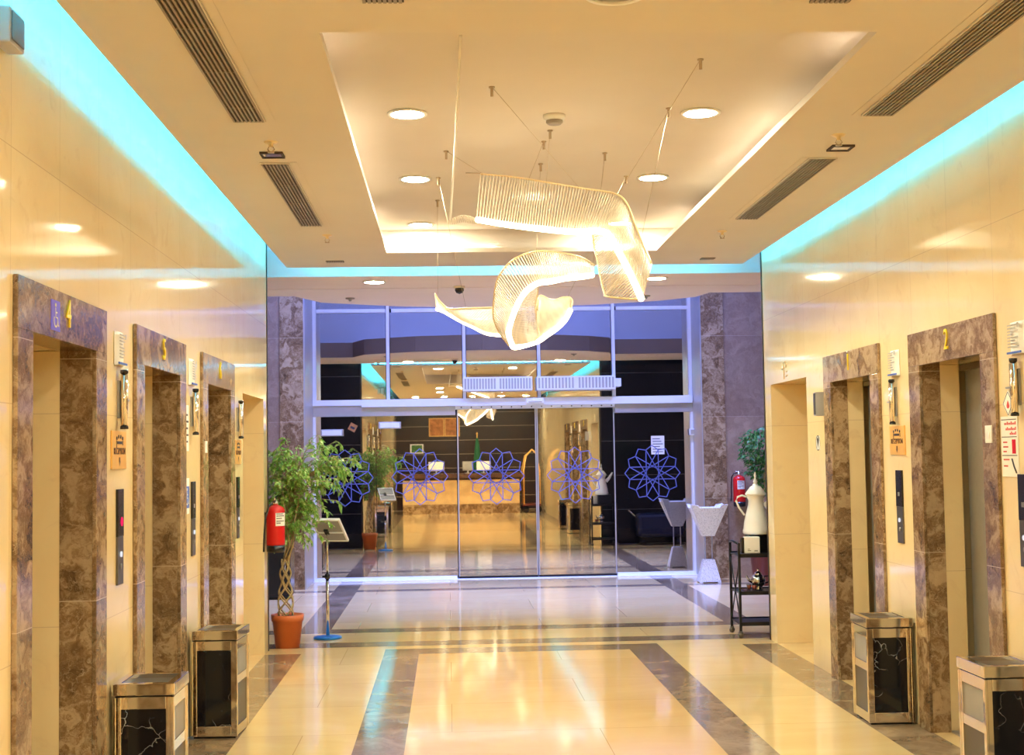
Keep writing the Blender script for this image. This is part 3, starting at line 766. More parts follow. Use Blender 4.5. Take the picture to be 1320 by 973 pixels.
# ------------------------------------------------------------------ chandelier ribbons
up_top = [(0.22, 8.3, 3.37), (0.41, 8.2, 3.33), (0.58, 8.0, 3.26), (0.79, 7.8, 3.18), (0.95, 7.6, 3.11), (1.0, 7.45, 3.03), (1.02, 7.25, 2.87), (1.03, 7.05, 2.74), (1.05, 6.9, 2.61)]
up_led = [(0.19, 8.25, 3.08), (0.38, 8.1, 3.02), (0.57, 7.9, 2.96), (0.73, 7.7, 2.91), (0.85, 7.5, 2.88), (0.89, 7.35, 2.83), (0.92, 7.15, 2.7), (0.95, 6.95, 2.56), (0.98, 6.8, 2.42)]
up_back = [(0.86, 7.9, 2.93), (0.85, 7.75, 2.83), (0.85, 7.6, 2.74), (0.84, 7.4, 2.63), (0.84, 7.2, 2.5), (0.84, 7.1, 2.47), (0.91, 6.95, 2.44), (0.98, 6.82, 2.42)]
lo_top = [(0.91, 8.3, 2.8), (0.83, 8.2, 2.83), (0.74, 8.1, 2.84), (0.64, 8.0, 2.84), (0.53, 7.9, 2.83), (0.44, 7.85, 2.8), (0.36, 7.85, 2.75), (0.3, 7.9, 2.67), (0.28, 8.0, 2.57), (0.28, 8.1, 2.46), (0.32, 8.2, 2.38), (0.38, 8.3, 2.31)]
lo_led = [(0.88, 8.15, 2.72), (0.79, 8.0, 2.69), (0.7, 7.9, 2.67), (0.6, 7.8, 2.64), (0.52, 7.72, 2.62), (0.46, 7.7, 2.58), (0.42, 7.7, 2.53), (0.39, 7.75, 2.47), (0.37, 7.85, 2.41), (0.36, 7.95, 2.36), (0.38, 8.05, 2.31), (0.41, 8.15, 2.29)]
lo_in_b = [(0.58, 8.6, 2.72), (0.58, 8.65, 2.67), (0.57, 8.7, 2.62), (0.57, 8.7, 2.56), (0.58, 8.7, 2.5), (0.58, 8.65, 2.44), (0.58, 8.6, 2.4), (0.55, 8.5, 2.36)]
tail_a = [(0.57, 8.6, 2.36), (0.64, 8.75, 2.41), (0.72, 8.9, 2.47), (0.79, 9.05, 2.54), (0.84, 9.2, 2.62), (0.86, 9.28, 2.69), (0.84, 9.3, 2.72)]
tail_b = [(0.58, 8.7, 2.57), (0.59, 8.75, 2.65), (0.62, 8.85, 2.68), (0.67, 8.95, 2.67), (0.73, 9.1, 2.68), (0.79, 9.22, 2.71), (0.84, 9.3, 2.72)]
lt_a = [(-0.08, 9.7, 2.8), (-0.05, 9.6, 2.74), (-0.01, 9.5, 2.69), (0.02, 9.4, 2.66), (0.13, 9.2, 2.64), (0.23, 9.0, 2.62), (0.31, 8.8, 2.6)]
lt_b = [(-0.07, 9.6, 2.68), (-0.02, 9.5, 2.65), (0.03, 9.4, 2.61), (0.1, 9.3, 2.56), (0.18, 9.1, 2.5), (0.26, 8.9, 2.44), (0.36, 8.6, 2.4)]
def resample(pts, n):
    P = [Vector(p) for p in pts]
    # Catmull-Rom, then even spacing
    dense = []
    for i in range(len(P)-1):
        p0, p1, p2, p3 = P[max(i-1, 0)], P[i], P[i+1], P[min(i+2, len(P)-1)]
        for k in range(12):
            t = k/12
            dense.append(.5*((2*p1)+(p2-p0)*t+(2*p0-5*p1+4*p2-p3)*t*t+(3*p1-p0-3*p2+p3)*t**3))
    dense.append(P[-1])
    L = [0]
    for a, b in zip(dense, dense[1:]): L.append(L[-1]+(b-a).length)
    out = []; j = 0
    for i in range(n):
        s = L[-1]*i/(n-1)
        while j < len(L)-2 and L[j+1] < s: j += 1
        t = (s-L[j])/max(1e-9, L[j+1]-L[j]); out.append(dense[j].lerp(dense[j+1], min(1, t)))
    return out
def rel(pts, o): return [Vector(p)-o for p in pts]
def rod_sheet(parent, a, b, n, r=.0040):
    A, B = resample(a, n), resample(b, n); bm = bmesh.new()
    for p, q in zip(A, B): tube(bm, [p, q], r, 5)
    return obj('rod_curtain', bm, 'acry', parent)
def edge_tube(parent, name, pts, r, mat, n=60):
    bm = bmesh.new(); tube(bm, resample(pts, n), r, 8); return obj(name, bm, mat, parent)
M['acry'] = acrylic_mat()
def cables(parent, pairs, o):
    for a, b in pairs:
        bm = bmesh.new(); tube(bm, [Vector(a)-o, Vector(b)-o], .0013, 5); c = obj('suspension_cable', bm, 'cable', parent)
        bm = bmesh.new(); p = Vector(a)-o; lathe(bm, [(0, 0), (.016, 0), (.016, -.006), (.008, -.008), (.008, -.05), (0, -.05)], 10, p.x, p.y, p.z); obj('ceiling_anchor', bm, 'cable', parent)
def chandeliers():
    o = Vector((.75, 7.6, 2.9))
    t = thing('ribbon_chandelier', 'upper ribbon chandelier of lit clear rods folding down at its right end', 'chandelier', o, group='lit ribbon chandeliers')
    rod_sheet(t, rel(up_top, o), rel(up_led, o), 88, .0046)
    rod_sheet(t, rel(up_led[4:], o), rel(up_back, o), 44)
    edge_tube(t, 'led_edge', rel(up_led, o), .017, 'led'); edge_tube(t, 'top_rail', rel(up_top, o), .006, 'rail'); edge_tube(t, 'back_rail', rel(up_back, o), .006, 'rail')
    bm = bmesh.new(); tube(bm, rel([(.22, 8.3, 3.375), (.13, 8.34, 3.385)], o), .004, 6); obj('rail_tip', bm, 'cable', t)
    cables(t, [((.245, 6.86, TZ), (.78, 7.82, 3.185)), ((1.227, 6.38, TZ), (.97, 7.56, 3.10)), ((.612, 7.80, TZ), (.60, 7.98, 3.25)), ((.595, 8.075, TZ), (.50, 8.1, 3.29)), ((.01, 8.33, TZ), (.24, 8.29, 3.365)), ((1.223, 7.30, TZ), (1.03, 7.1, 2.78))], o)
    # twisted power tail with its cord
    bm = bmesh.new(); tube(bm, rel([(.079, 6.0, TZ), (.06, 7.2, 3.33), (.03, 8.3, 3.09)], o), .006, 6); obj('power_cord', bm, 'paper', t)
    A = [(.02, 8.3, 3.085), (.06, 8.28, 3.10), (.11, 8.27, 3.112), (.16, 8.26, 3.10), (.19, 8.25, 3.08)]; B = [(.02, 8.32, 3.065), (.06, 8.34, 3.07), (.11, 8.36, 3.085), (.16, 8.33, 3.07), (.19, 8.28, 3.06)]
    rod_sheet(t, rel(A, o), rel(B, o), 18, .003)
    o = Vector((.5, 8.2, 2.5))
    t = thing('ribbon_chandelier', 'lower ribbon chandelier of lit clear rods coiled in a loop', 'chandelier', o, group='lit ribbon chandeliers')
    rod_sheet(t, rel(lo_top, o), rel(lo_led, o), 84); rod_sheet(t, rel(lo_led[4:], o), rel(lo_in_b, o), 52)
    rod_sheet(t, rel(tail_a, o), rel(tail_b, o), 64); rod_sheet(t, rel(lt_a, o), rel(lt_b, o), 60)
    edge_tube(t, 'led_edge', rel(lo_led+tail_a[0:5], o), .016, 'led', 80)
    edge_tube(t, 'led_edge', rel(lt_b, o), .010, 'led')
    edge_tube(t, 'top_rail', rel(lo_top, o), .006, 'rail'); edge_tube(t, 'back_rail', rel(lo_in_b, o), .006, 'rail')
    edge_tube(t, 'tail_rail', rel(tail_b, o), .006, 'rail'); edge_tube(t, 'tail_rail', rel(tail_a[4:], o), .008, 'rail'); edge_tube(t, 'tail_rail', rel(lt_a, o), .006, 'rail')
    cables(t, [((-.056, 9.95, TZ), (-.06, 9.7, 2.80)), ((-.044, 9.134, TZ), (.13, 9.2, 2.65)), ((.619, 8.71, TZ), (.53, 7.92, 2.83)), ((1.227, 9.12, TZ), (.83, 9.28, 2.72)), ((1.0, 8.4, TZ), (.90, 8.29, 2.80))], o)
chandeliers()

# ------------------------------------------------------------------ glass front
GX = [-1.80, -.796, .227, 1.234, 2.247, 3.31]
def glass_front():
    t = bpy.data.objects.new('window_1', None); COL.objects.link(t); t.location = (.75, GY, 0); t['kind'] = 'structure'
    ox = .75
    def B(name, x0, x1, y0, y1, z0, z1, mat, par=t): return boxobj(name, (x0-ox, x1-ox, y0, y1, z0, z1), mat, par)
    for i, x in enumerate(GX):
        w = .021 if 0 < i < 5 else .022
        c = x+(.022 if i == 0 else -.022 if i == 5 else 0)
        B('mullion', c-w, c+w, -.05, .05, 2.30, 4.35, 'alu')
    for i in range(5):
        B('horizontal_bar', GX[i]+.05, GX[i+1]-.03, -.04, .04, 3.585, 3.632, 'alu')
        B('glass_pane', GX[i]+.03, GX[i+1]-.03, -.004, .004, 2.41, 3.585, 'glass')
        B('glass_pane', GX[i]+.03, GX[i+1]-.03, -.004, .004, 3.632, 4.30, 'glass')
    B('top_rail', -1.80, 3.31, -.05, .05, 4.30, 4.35, 'alu')
    B('transom', -1.80, 3.31, -.07, .06, 2.335, 2.41, 'alu')
    B('cover_box', -1.15, 3.30, -.10, -.07, 2.31, 2.40, 'alu')
    B('header_rail', -1.80, .10, -.055, .055, 2.19, 2.335, 'hdr'); B('header_rail', 2.25, 3.31, -.055, .055, 2.19, 2.335, 'hdr')
    B('door_track', .10, 2.25, -.06, .06, 2.265, 2.335, 'alu')
    bmk = bmesh.new()
    for k in range(16): lathe(bmk, [(0, -.064), (.009, -.064), (.009, -.060), (0, -.060)], 8, .18+k*.135-ox, 0, 2.29, 'y')
    obj('track_screws', bmk, 'black', t)
    B('jamb', -1.80, -1.765, -.05, .05, 0, 2.2, 'alu'); B('jamb', 3.275, 3.31, -.05, .05, 0, 2.2, 'alu')
    B('bottom_rail', -1.765, .10, -.03, .03, 0, .045, 'alu'); B('bottom_rail', 2.25, 3.275, -.03, .03, 0, .045, 'alu')
    B('lower_glass', -1.765, -.97, -.005, .005, .045, 2.19, 'glass'); B('lower_glass', -.965, .11, -.005, .005, .045, 2.19, 'glass'); B('lower_glass', 2.247, 3.275, -.005, .005, .045, 2.19, 'glass')
    return t
gf = glass_front()
def rosette(parent, cx, cz, R, y):
    bm = bmesh.new(); th = .011
    def seg(a, b):
        a, b = Vector(a), Vector(b); d = (b-a).normalized(); n = Vector((-d.y, d.x))*th/2; d = d*th*.3
        ps = [a-d+n, b+d+n, b+d-n, a-d-n]
        lo = [bm.verts.new((cx+p.x, y, cz+p.y)) for p in ps]; hi = [bm.verts.new((cx+p.x, y-.0012, cz+p.y)) for p in ps]
        bm.faces.new(hi); bm.faces.new(lo[::-1])
        for i in range(4): bm.faces.new((lo[i], lo[(i+1) % 4], hi[(i+1) % 4], hi[i]))
    P = lambda r, a: (r*math.sin(math.radians(a)), r*math.cos(math.radians(a)))
    for k in range(12):
        seg(P(R, 30*k), P(R*.855, 30*k+15)); seg(P(R*.855, 30*k+15), P(R, 30*k+30))
        seg(P(R*.855, 30*k+15), P(R*.855, 30*k+165))
    o = obj('star_decal', bm, 'star', parent); return o
for x in (-1.385, -.385, 2.75): rosette(gf, x-.75, 1.37, .375, -.0065)
def leaf_door(name, x0, x1, cx, y, rot=0):
    t = bpy.data.objects.new(name, None); COL.objects.link(t); t.location = ((x0+x1)/2, y, 0); t['kind'] = 'structure'
    w = (x1-x0)/2
    boxobj('glass_pane', (-w, w, -.005, .005, .03, 2.262), 'glass', t); boxobj('bottom_rail', (-w, w, -.018, .018, .008, .035), 'blackmetal', t)
    boxobj('edge_seal', [(-w-.004, -w+.012, -.009, .009, .03, 2.262), (w-.012, w+.004, -.009, .009, .03, 2.262)], 'grey', t)
    rosette(t, cx-(x0+x1)/2, 1.36, .375, -.0065)
    t.rotation_euler = (0, 0, rot)
leaf_door('door_1', .125, 1.18, .64, GY-.02)
leaf_door('door_2', 1.195, 2.24, 1.70, GY-.02, .0022)
boxobj('trim_5', (-1.80, 3.31, GY-.16, GY+.12, 0, .008), 'alu', kind='structure')
# air curtain
def air_curtain(x, w, label):
    t = thing('air_curtain', label, 'air curtain', (x, GY-.049, 2.50), group='air curtains above the doors')
    boxobj('housing', (-w/2, w/2, -.16, 0, 0, .185), 'alu', t, .006)
    bm = bmesh.new(); n = 23
    for k in range(n):
        if k == n//2: continue
        u = -w/2+.035+(w-.07)*k/(n-1); box(bm, u-.012, u+.012, -.163, -.158, .025, .165)
    obj('grille_slots', bm, 'grey', t)
    if x > 1: boxobj('end_box', (w/2, w/2+.08, -.12, 0, .04, .15), 'alu', t, .004)
air_curtain(.668, .93, 'white slotted air curtain above the doors, left of the two units')
air_curtain(1.72, 1.06, 'white slotted air curtain above the doors, right of the two units')
t = thing('door_sensor', 'small white motion sensor on the transom over the door joint', 'sensor', (1.17, GY-.10, 2.325))
boxobj('housing', (-.12, .12, -.05, .02, 0, .07), 'alu', t, .01); boxobj('lens_strip', (-.09, .09, -.054, -.05, .015, .03), 'grey', t)
t = thing('glass_notice', 'white printed notice stuck on the right glass pane', 'notice', (2.83, GY-.006, 1.62), 'F')
boxobj('sheet', (-.09, .09, 0, .25, 0, .001), 'paper', t); boxobj('printed_lines', [(-.07, .07-.02*(k % 3), .03+.035*k, .04+.035*k, .001, .0016) for k in range(6)], 'ink', t)
t = thing('glass_card', 'small tilted brown card stuck on the left glass pane', 'notice', (-1.30, GY-.006, 2.0), 'F'); t.rotation_euler.rotate_axis('Z', -.5)
boxobj('sheet', (-.05, .05, 0, .1, 0, .001), 'orangepic', t); boxobj('printed_lines', (-.03, .03, .03, .06, .001, .0016), 'ink', t)
for x, l in ((-1.55, 'left pane by the plant'), (-.78, 'second pane from the left')):
    t = thing('door_box', 'small grey box fixed at the top of the glass, %s' % l, 'fixture', (x, GY-.006, 1.93 if x < -1 else 2.02), 'F')
    boxobj('box', (-.15, .15, 0, .09, 0, .06), 'grey', t, .005); boxobj('cover', (-.13, .13, .012, .078, .06, .064), 'alu', t)
t = thing('door_lock_box', 'small white box on the right door jamb', 'fixture', (3.30, GY-.05, 1.87)); boxobj('box', (-.05, .04, -.06, 0, 0, .09), 'alu', t, .005); boxobj('cover', (-.035, .025, -.064, -.06, .015, .075), 'grey', t)

# ------------------------------------------------------------------ plants
def leaf_cloud(name, parent, blobs, n, size, mat, seed, droop=.4, keep=None):
    r = random.Random(seed); bm = bmesh.new()
    tot = sum(b[6] for b in blobs)
    for k in range(n):
        q = r.random()*tot
        for b in blobs:
            q -= b[6]
            if q <= 0: break
        while True:
            d = Vector((r.uniform(-1, 1), r.uniform(-1, 1), r.uniform(-1, 1)))
            if .15 < d.length < 1: break
        d = d*(d.length**-.35)
        if d.length > 1: d.normalize()
        p = Vector((b[0]+d.x*b[3], b[1]+d.y*b[4], b[2]+d.z*b[5]))
        if keep and not keep(p): continue
        ax = Vector((d.x+r.gauss(0, .6), d.y+r.gauss(0, .6), -droop+r.gauss(0, .5))).normalized()
        sd = ax.cross(Vector((r.gauss(0, .4), r.gauss(0, .4), 1))); sd.normalize()
        nm = sd.cross(ax)
        L = size*r.uniform(.7, 1.3); W = L*.24
        pts = [p, p+ax*L*.28+sd*W+nm*W*.25, p+ax*L*.62+sd*W*.8+nm*W*.2-nm*.04*L, p+ax*L-nm*.15*L, p+ax*L*.62-sd*W*.8+nm*W*.2-nm*.04*L, p+ax*L*.28-sd*W+nm*W*.25, p+ax*L*.5-nm*.03*L]
        v = [bm.verts.new(x) for x in pts]
        for a, c in ((0, 1), (1, 2), (2, 3), (3, 4), (4, 5), (5, 0)): bm.faces.new((v[a], v[c], v[6]))
    return obj(name, bm, mat, parent)
def pot_mesh(r0, r1, h, rim, mat, parent, name='pot'):
    bm = bmesh.new(); lathe(bm, [(0, 0), (r0, 0), (r1*.97, h-rim), (r1*1.03, h-rim), (r1*1.06, h), (r1*.93, h), (r1*.90, h-.03), (0, h-.03)], 32)
    o = obj(name, bm, mat, parent)
    bm = bmesh.new(); lathe(bm, [(0, h-.034), (r1*.91, h-.034), (r1*.90, h-.022), (r1*.5, h-.014), (0, h-.012)], 24); obj('soil', bm, 'soil', parent)
    return o
def big_plant():
    t = thing('braided_ficus', 'weeping fig with a braided lattice trunk in a terracotta pot', 'potted plant', (-1.425, 12.13, 0))
    pot_mesh(.105, .135, .285, .055, 'terra', t)
    bm = bmesh.new()
    for k in range(8):
        pts = []; ph = 2*math.pi*(k//2)/4; dr = 1 if k % 2 else -1
        for i in range(25):
            z = .265+i*.50/24; r = .055+.024*math.sin(math.pi*i/24*2.2)*.6+.006*math.sin(i*.8)
            if i > 19: r *= 1-.55*(i-19)/5
            a = ph+dr*i/24*math.pi*2.0; pts.append((math.cos(a)*r-.015, math.sin(a)*r, z))
        tube(bm, pts, .0075, 6)
    for k in range(5):
        a = k*1.3; tube(bm, [(math.cos(a)*.025-.01, math.sin(a)*.025, .75), (.02+.03*math.cos(a+1), .03*math.sin(a+1), .88), (.06*math.cos(a)+.05, .09*math.sin(a), 1.1), (.13*math.cos(a)+.07, .14*math.sin(a), 1.36)], .008, 6, [.009, .008, .006, .003])
    obj('braided_trunk', bm, 'bark', t)
    r = random.Random(11); bm = bmesh.new(); tw = bmesh.new()
    def leaf(p, ax, L):
        sd = ax.cross(Vector((r.gauss(0, .5), r.gauss(0, .5), 1))).normalized(); nm = sd.cross(ax); W = L*.2
        pts = [p, p+ax*L*.3+sd*W+nm*W*.3, p+ax*L*.65+sd*W*.7-nm*.03*L, p+ax*L-nm*.18*L, p+ax*L*.65-sd*W*.7-nm*.03*L, p+ax*L*.3-sd*W+nm*W*.3, p+ax*L*.5-nm*.03*L]
        if any(q.x < -.13 and q.y < -.10 for q in pts): return
        v = [bm.verts.new(x) for x in pts]
        for a, c in ((0, 1), (1, 2), (2, 3), (3, 4), (4, 5), (5, 0)): bm.faces.new((v[a], v[c], v[6]))
    ends = []
    for k in range(215):
        z0 = r.uniform(.85, 1.5); st = Vector((.03+r.gauss(0, .03)+.03*(z0-.8), r.gauss(0, .03), z0))
        a = r.uniform(0, 2*math.pi); out = r.uniform(.12, .34)*(1.15 if z0 > 1.15 else .62); 
        dx = math.cos(a); out *= 1.25 if dx > .3 else .85
        en = st+Vector((dx*out, math.sin(a)*out*.85, r.uniform(.05, .36)))
        if k % 15 == 0 and k: en = Vector((r.uniform(.42, .62), r.uniform(-.1, .1), r.uniform(1.48, 1.68))); st = Vector((.12, 0, 1.45))
        mid = st.lerp(en, .55)+Vector((0, 0, .06)); droop = en+Vector((dx*.05, 0, -.05))
        pts = [st, mid, en, droop]
        if any(q.x < -.12 and q.y < -.10 for q in pts): continue
        tube(tw, pts, .0022, 4)
        n = r.randint(11, 17)
        for q in range(n):
            t_ = .25+.75*q/(n-1); seg = min(2, int(t_*3)); p = pts[seg].lerp(pts[seg+1], t_*3-seg)
            d = (pts[min(3, seg+1)]-pts[seg]).normalized()
            ax = (d*.7+Vector((r.gauss(0, .6), r.gauss(0, .6), -.45+r.gauss(0, .3)))).normalized()
            leaf(p, ax, r.uniform(.045, .078))
    obj('twigs', tw, 'bark', t)
    obj('foliage', bm, 'leaf', t)
big_plant()
def right_plant():
    t = thing('tall_potted_plant', 'green leafy plant in a dark red planter behind the drinks cart', 'potted plant', (3.86, 16.75, 0))
    pot_mesh(.13, .17, .42, .05, 'maroon', t, 'planter')
    bm = bmesh.new()
    for k in range(4):
        a = k*1.6; tube(bm, [(math.cos(a)*.03, math.sin(a)*.03, .40), (math.cos(a)*.05, math.sin(a)*.05, 1.0), (math.cos(a)*.14, math.sin(a)*.14, 1.5)], .01, 6)
    obj('stems', bm, 'bark', t)
    leaf_cloud('foliage', t, [(0, 0, 1.70, .26, .26, .24, 3), (.05, 0, 1.45, .24, .22, .2, 2), (.1, 0, 1.22, .14, .16, .16, 1)], 850, .075, 'leafb', 5)
right_plant()

# ------------------------------------------------------------------ fire extinguishers
def extinguisher(loc, label, side, sc=1.0):
    t = thing('fire_extinguisher', label, 'fire extinguisher', loc, side, 'red fire extinguishers')
    # local: u right, v up, w out
    def C(name, prof, mat, u=0, v=0, w=.09, n=28):
        bm = bmesh.new(); lathe(bm, prof, n, u, v, w, 'y'); return obj(name, bm, mat, t)
    C('cylinder', [(0, .06), (.076, .06), (.078, .075), (.078, .35), (.070, .375), (.04, .395), (.026, .40), (0, .40)], 'red')
    C('foot_ring', [(0, 0), (.07, 0), (.078, .012), (.078, .06), (0, .06)], 'black')
    C('neck', [(0, .40), (.022, .40), (.022, .425), (.016, .43), (.016, .445), (0, .445)], 'silver')
    bm = bmesh.new(); tube(bm, [(-.045, .452, .09), (0, .448, .09), (.05, .470, .09)], .008, 6); tube(bm, [(-.03, .440, .09), (.05, .432, .09)], .006, 6); obj('handle', bm, 'silver', t)
    bm = bmesh.new(); tube(bm, [(-.015, .435, .09), (-.09, .425, .075), (-.15, .39, .05), (-.19, .30, .03), (-.215, .16, .022), (-.235, .02, .02)] if side == 'L' else [(-.015, .435, .09), (-.07, .425, .09), (-.096, .38, .092), (-.104, .28, .094), (-.106, .14, .095), (-.112, .07, .095)], .0085, 8); obj('hose', bm, 'black', t)
    bm = bmesh.new()   # label curved on the cylinder front
    rows = [[bm.verts.new((math.sin(a)*.0792*1, v, .09+math.cos(a)*.0792)) for a in [((-.5 if side != 'L' else -1.45)+i*.17) for i in range(9)]] for v in (.225, .335)]
    for i in range(8): bm.faces.new((rows[0][i], rows[0][i+1], rows[1][i+1], rows[1][i]))
    lb = obj('paper_label', bm, 'paper', t)
    bm = bmesh.new()
    for v, L in ((.322, 6), (.305, 7), (.285, 5), (.262, 7), (.245, 4)):
        for i in range(L-1):
            a = (-.4 if side != 'L' else -1.35)+i*.16; b = a+.13
            q = [bm.verts.new((math.sin(x)*.0797, y, .09+math.cos(x)*.0797)) for x, y in ((a, v), (b, v), (b, v+.008), (a, v+.008))]; bm.faces.new(q)
    obj('label_print', bm, 'ink', lb)
    boxobj('bracket', (-.03, .03, .30, .34, -.01, .014), 'blackmetal', t)
    return t
ex1 = extinguisher((XL, 11.74, .852), 'red fire extinguisher with black hose at the end of the left wall', 'L')
extinguisher((3.765, 17.72, .93), 'red fire extinguisher on the far right marble wall', 'F')

t = thing('black_cabinet', 'low black cabinet on the floor behind the braided fig', 'cabinet', (-2.06, 16.35, 0))
boxobj('body', (-.20, .20, -.18, .22, .03, .70), 'black', t, .006); boxobj('door', (-.185, .185, -.192, -.18, .06, .67), 'blackmetal', t, .003); boxobj('plinth', (-.18, .18, -.16, .2, 0, .03), 'blackmetal', t)
bm = bmesh.new(); tube(bm, [(.14, -.205, .34), (.14, -.205, .46)], .005, 6); box(bm, .135, .145, -.205, -.19, .35, .36); box(bm, .135, .145, -.205, -.19, .44, .45); obj('handle', bm, 'chrome', t)

# ------------------------------------------------------------------ sign stand
def sign_stand():
    t = thing('sign_stand', 'sign stand with round blue base and tilted board seen from behind', 'sign stand', (-1.12, 12.64, 0))
    bm = bmesh.new(); lathe(bm, [(0, 0), (.125, 0), (.13, .008), (.125, .02), (.03, .03), (0, .03)], 36); obj('base', bm, 'bluebase', t)
    bm = bmesh.new(); lathe(bm, [(0, .03), (.016, .03), (.016, .565), (0, .565)], 16); obj('lower_pole', bm, 'chrome', t)
    bm = bmesh.new(); lathe(bm, [(0, .56), (.011, .56), (.011, .96), (0, .96)], 16); obj('upper_pole', bm, 'chrome', t)
    bm = bmesh.new(); lathe(bm, [(0, .54), (.024, .54), (.024, .585), (0, .585)], 16); tube(bm, [(0, 0, .562), (-.045, -.01, .562)], .009, 8); obj('height_clamp', bm, 'black', t)
    p = thing('board', '', '', (0, 0, 0)); 
    for k in ('label', 'category', 'kind'): del p[k]
    bpy.data.objects.remove(p)
    # board tilted, its back towards the camera
    c = Vector((.02, 0, .985)); th = math.radians(42)
    ps = math.radians(-17); A = Vector((math.cos(ps), math.sin(ps), 0)); B = Vector((math.sin(ps)*math.cos(th), -math.cos(ps)*math.cos(th), math.sin(th)))  # board axes: across, up-slope (leans to camera at top)
    Nn = A.cross(B)
    def slab(name, u0, u1, v0, v1, w0, w1, mat, par=t):
        bm = bmesh.new(); box(bm, u0, u1, v0, v1, w0, w1)
        for v in bm.verts:
            q = v.co.copy(); v.co = c+A*q.x+B*q.y+Nn*q.z
        return obj(name, bm, mat, par)
    b = slab('board', -.115, .130, -.14, .14, -.008, .008, 'greypan')
    fr = bmesh.new()
    for q in ((-.130, .145, -.155, -.14), (-.130, .145, .14, .155), (-.130, -.115, -.14, .14), (.130, .145, -.14, .14)): box(fr, q[0], q[1], q[2], q[3], -.012, .012)
    for v in fr.verts:
        q = v.co.copy(); v.co = c+A*q.x+B*q.y+Nn*q.z
    obj('board_frame', fr, 'ivory', t)
    slab('cross_rib', -.115, .130, -.035, -.02, .008, .013, 'alu'); slab('cross_rib', -.115, .130, -.035, -.02, -.013, -.008, 'alu')
    slab('pivot_bracket', -.045, -.005, -.04, .02, .008, .024, 'blackmetal') ; slab('pivot_bracket', -.045, -.005, -.04, .02, -.024, -.008, 'blackmetal')
sign_stand()

# ------------------------------------------------------------------ incense pedestal
def pedestal():
    t = thing('incense_burner_stand', 'white pierced hourglass stand with a flared square top', 'stand', (3.262, 17.22, 0))
    bm = bmesh.new(); frustum(bm, -.135, .135, -.11, .11, .015, -.07, .07, -.06, .06, .29)
    for sx in (-1, 1):
        for sy in (-1, 1): box(bm, sx*.115-.02, sx*.115+.02, sy*.09-.02, sy*.09+.02, 0, .016)
    obj('lower_body', bm, 'pierced', t)
    bm = bmesh.new()
    for s in (-1, 1): lathe(bm, [(0, .29), (.008, .29), (.008, .59), (0, .59)], 10, s*.05, 0, 0)
    obj('posts', bm, 'grey', t)
    bm = bmesh.new()
    # open flared bowl with notched rim
    lo = [bm.verts.new(p) for p in ((-.07, -.06, .59), (.07, -.06, .59), (.07, .06, .59), (-.07, .06, .59))]; bm.faces.new(lo[::-1])
    def rim(a, b):
        out = []
        for s, z in ((0, .985), (.18, .975), (.22, .945), (.78, .945), (.82, .975), (1, .985)):
            out.append(bm.verts.new((a[0]+(b[0]-a[0])*s, a[1]+(b[1]-a[1])*s, z)))
        return out
    C4 = [(-.225, -.18), (.225, -.18), (.225, .18), (-.225, .18)]
    for i in range(4):
        r = rim(C4[i], C4[(i+1) % 4]); bm.faces.new([lo[i], lo[(i+1) % 4]]+r[::-1])
    o = obj('flared_bowl', bm, 'pierced', t); sm = o.modifiers.new('s', 'SOLIDIFY'); sm.thickness = .008
    boxobj('bowl_plate', (-.10, .10, -.085, .085, .655, .665), 'dup', t)
pedestal()

# ------------------------------------------------------------------ drinks cart
def cart():
    t = thing('drinks_cart', 'black metal three tier cart with crossed end braces', 'cart', (2.75, 12.27, 0))
    X0, X1, Y0, Y1 = -.19, .24, -.20, .18
    for x in (X0, X1):
        for y in (Y0, Y1): boxobj('leg', (x-.011, x+.011, y-.011, y+.011, .055, .745 if x > 0 else .835), 'blackmetal', t)
    for z in (.715, .385, .115):
        boxobj('shelf', [(X0, X1, Y0, Y1, z, z+.012), (X0, X1, Y0-.011, Y0+.003, z-.010, z+.022), (X0, X1, Y1-.003, Y1+.011, z-.010, z+.022)], 'blackmetal', t)
    bm = bmesh.new(); tube(bm, [(X0, Y0, .13), (X0, Y1, .70)], .006, 6); tube(bm, [(X0+.002, Y1, .13), (X0+.002, Y0, .70)], .006, 6); obj('cross_brace', bm, 'blackmetal', t)
    bm = bmesh.new(); tube(bm, [(X0, Y0, .825), (X0-.02, (Y0+Y1)/2, .845), (X0, Y1, .825)], .011, 8); obj('push_handle', bm, 'blackmetal', t)
    for x in (X0, X1):
        for y in (Y0, Y1):
            bm = bmesh.new(); lathe(bm, [(0, -.011), (.024, -.011), (.026, -.006), (.026, .006), (.024, .011), (0, .011)], 16, x, y, .026, 'y'); box(bm, x-.016, x+.016, y-.014, y+.014, .046, .06); obj('caster', bm, 'dup', t)
cart()
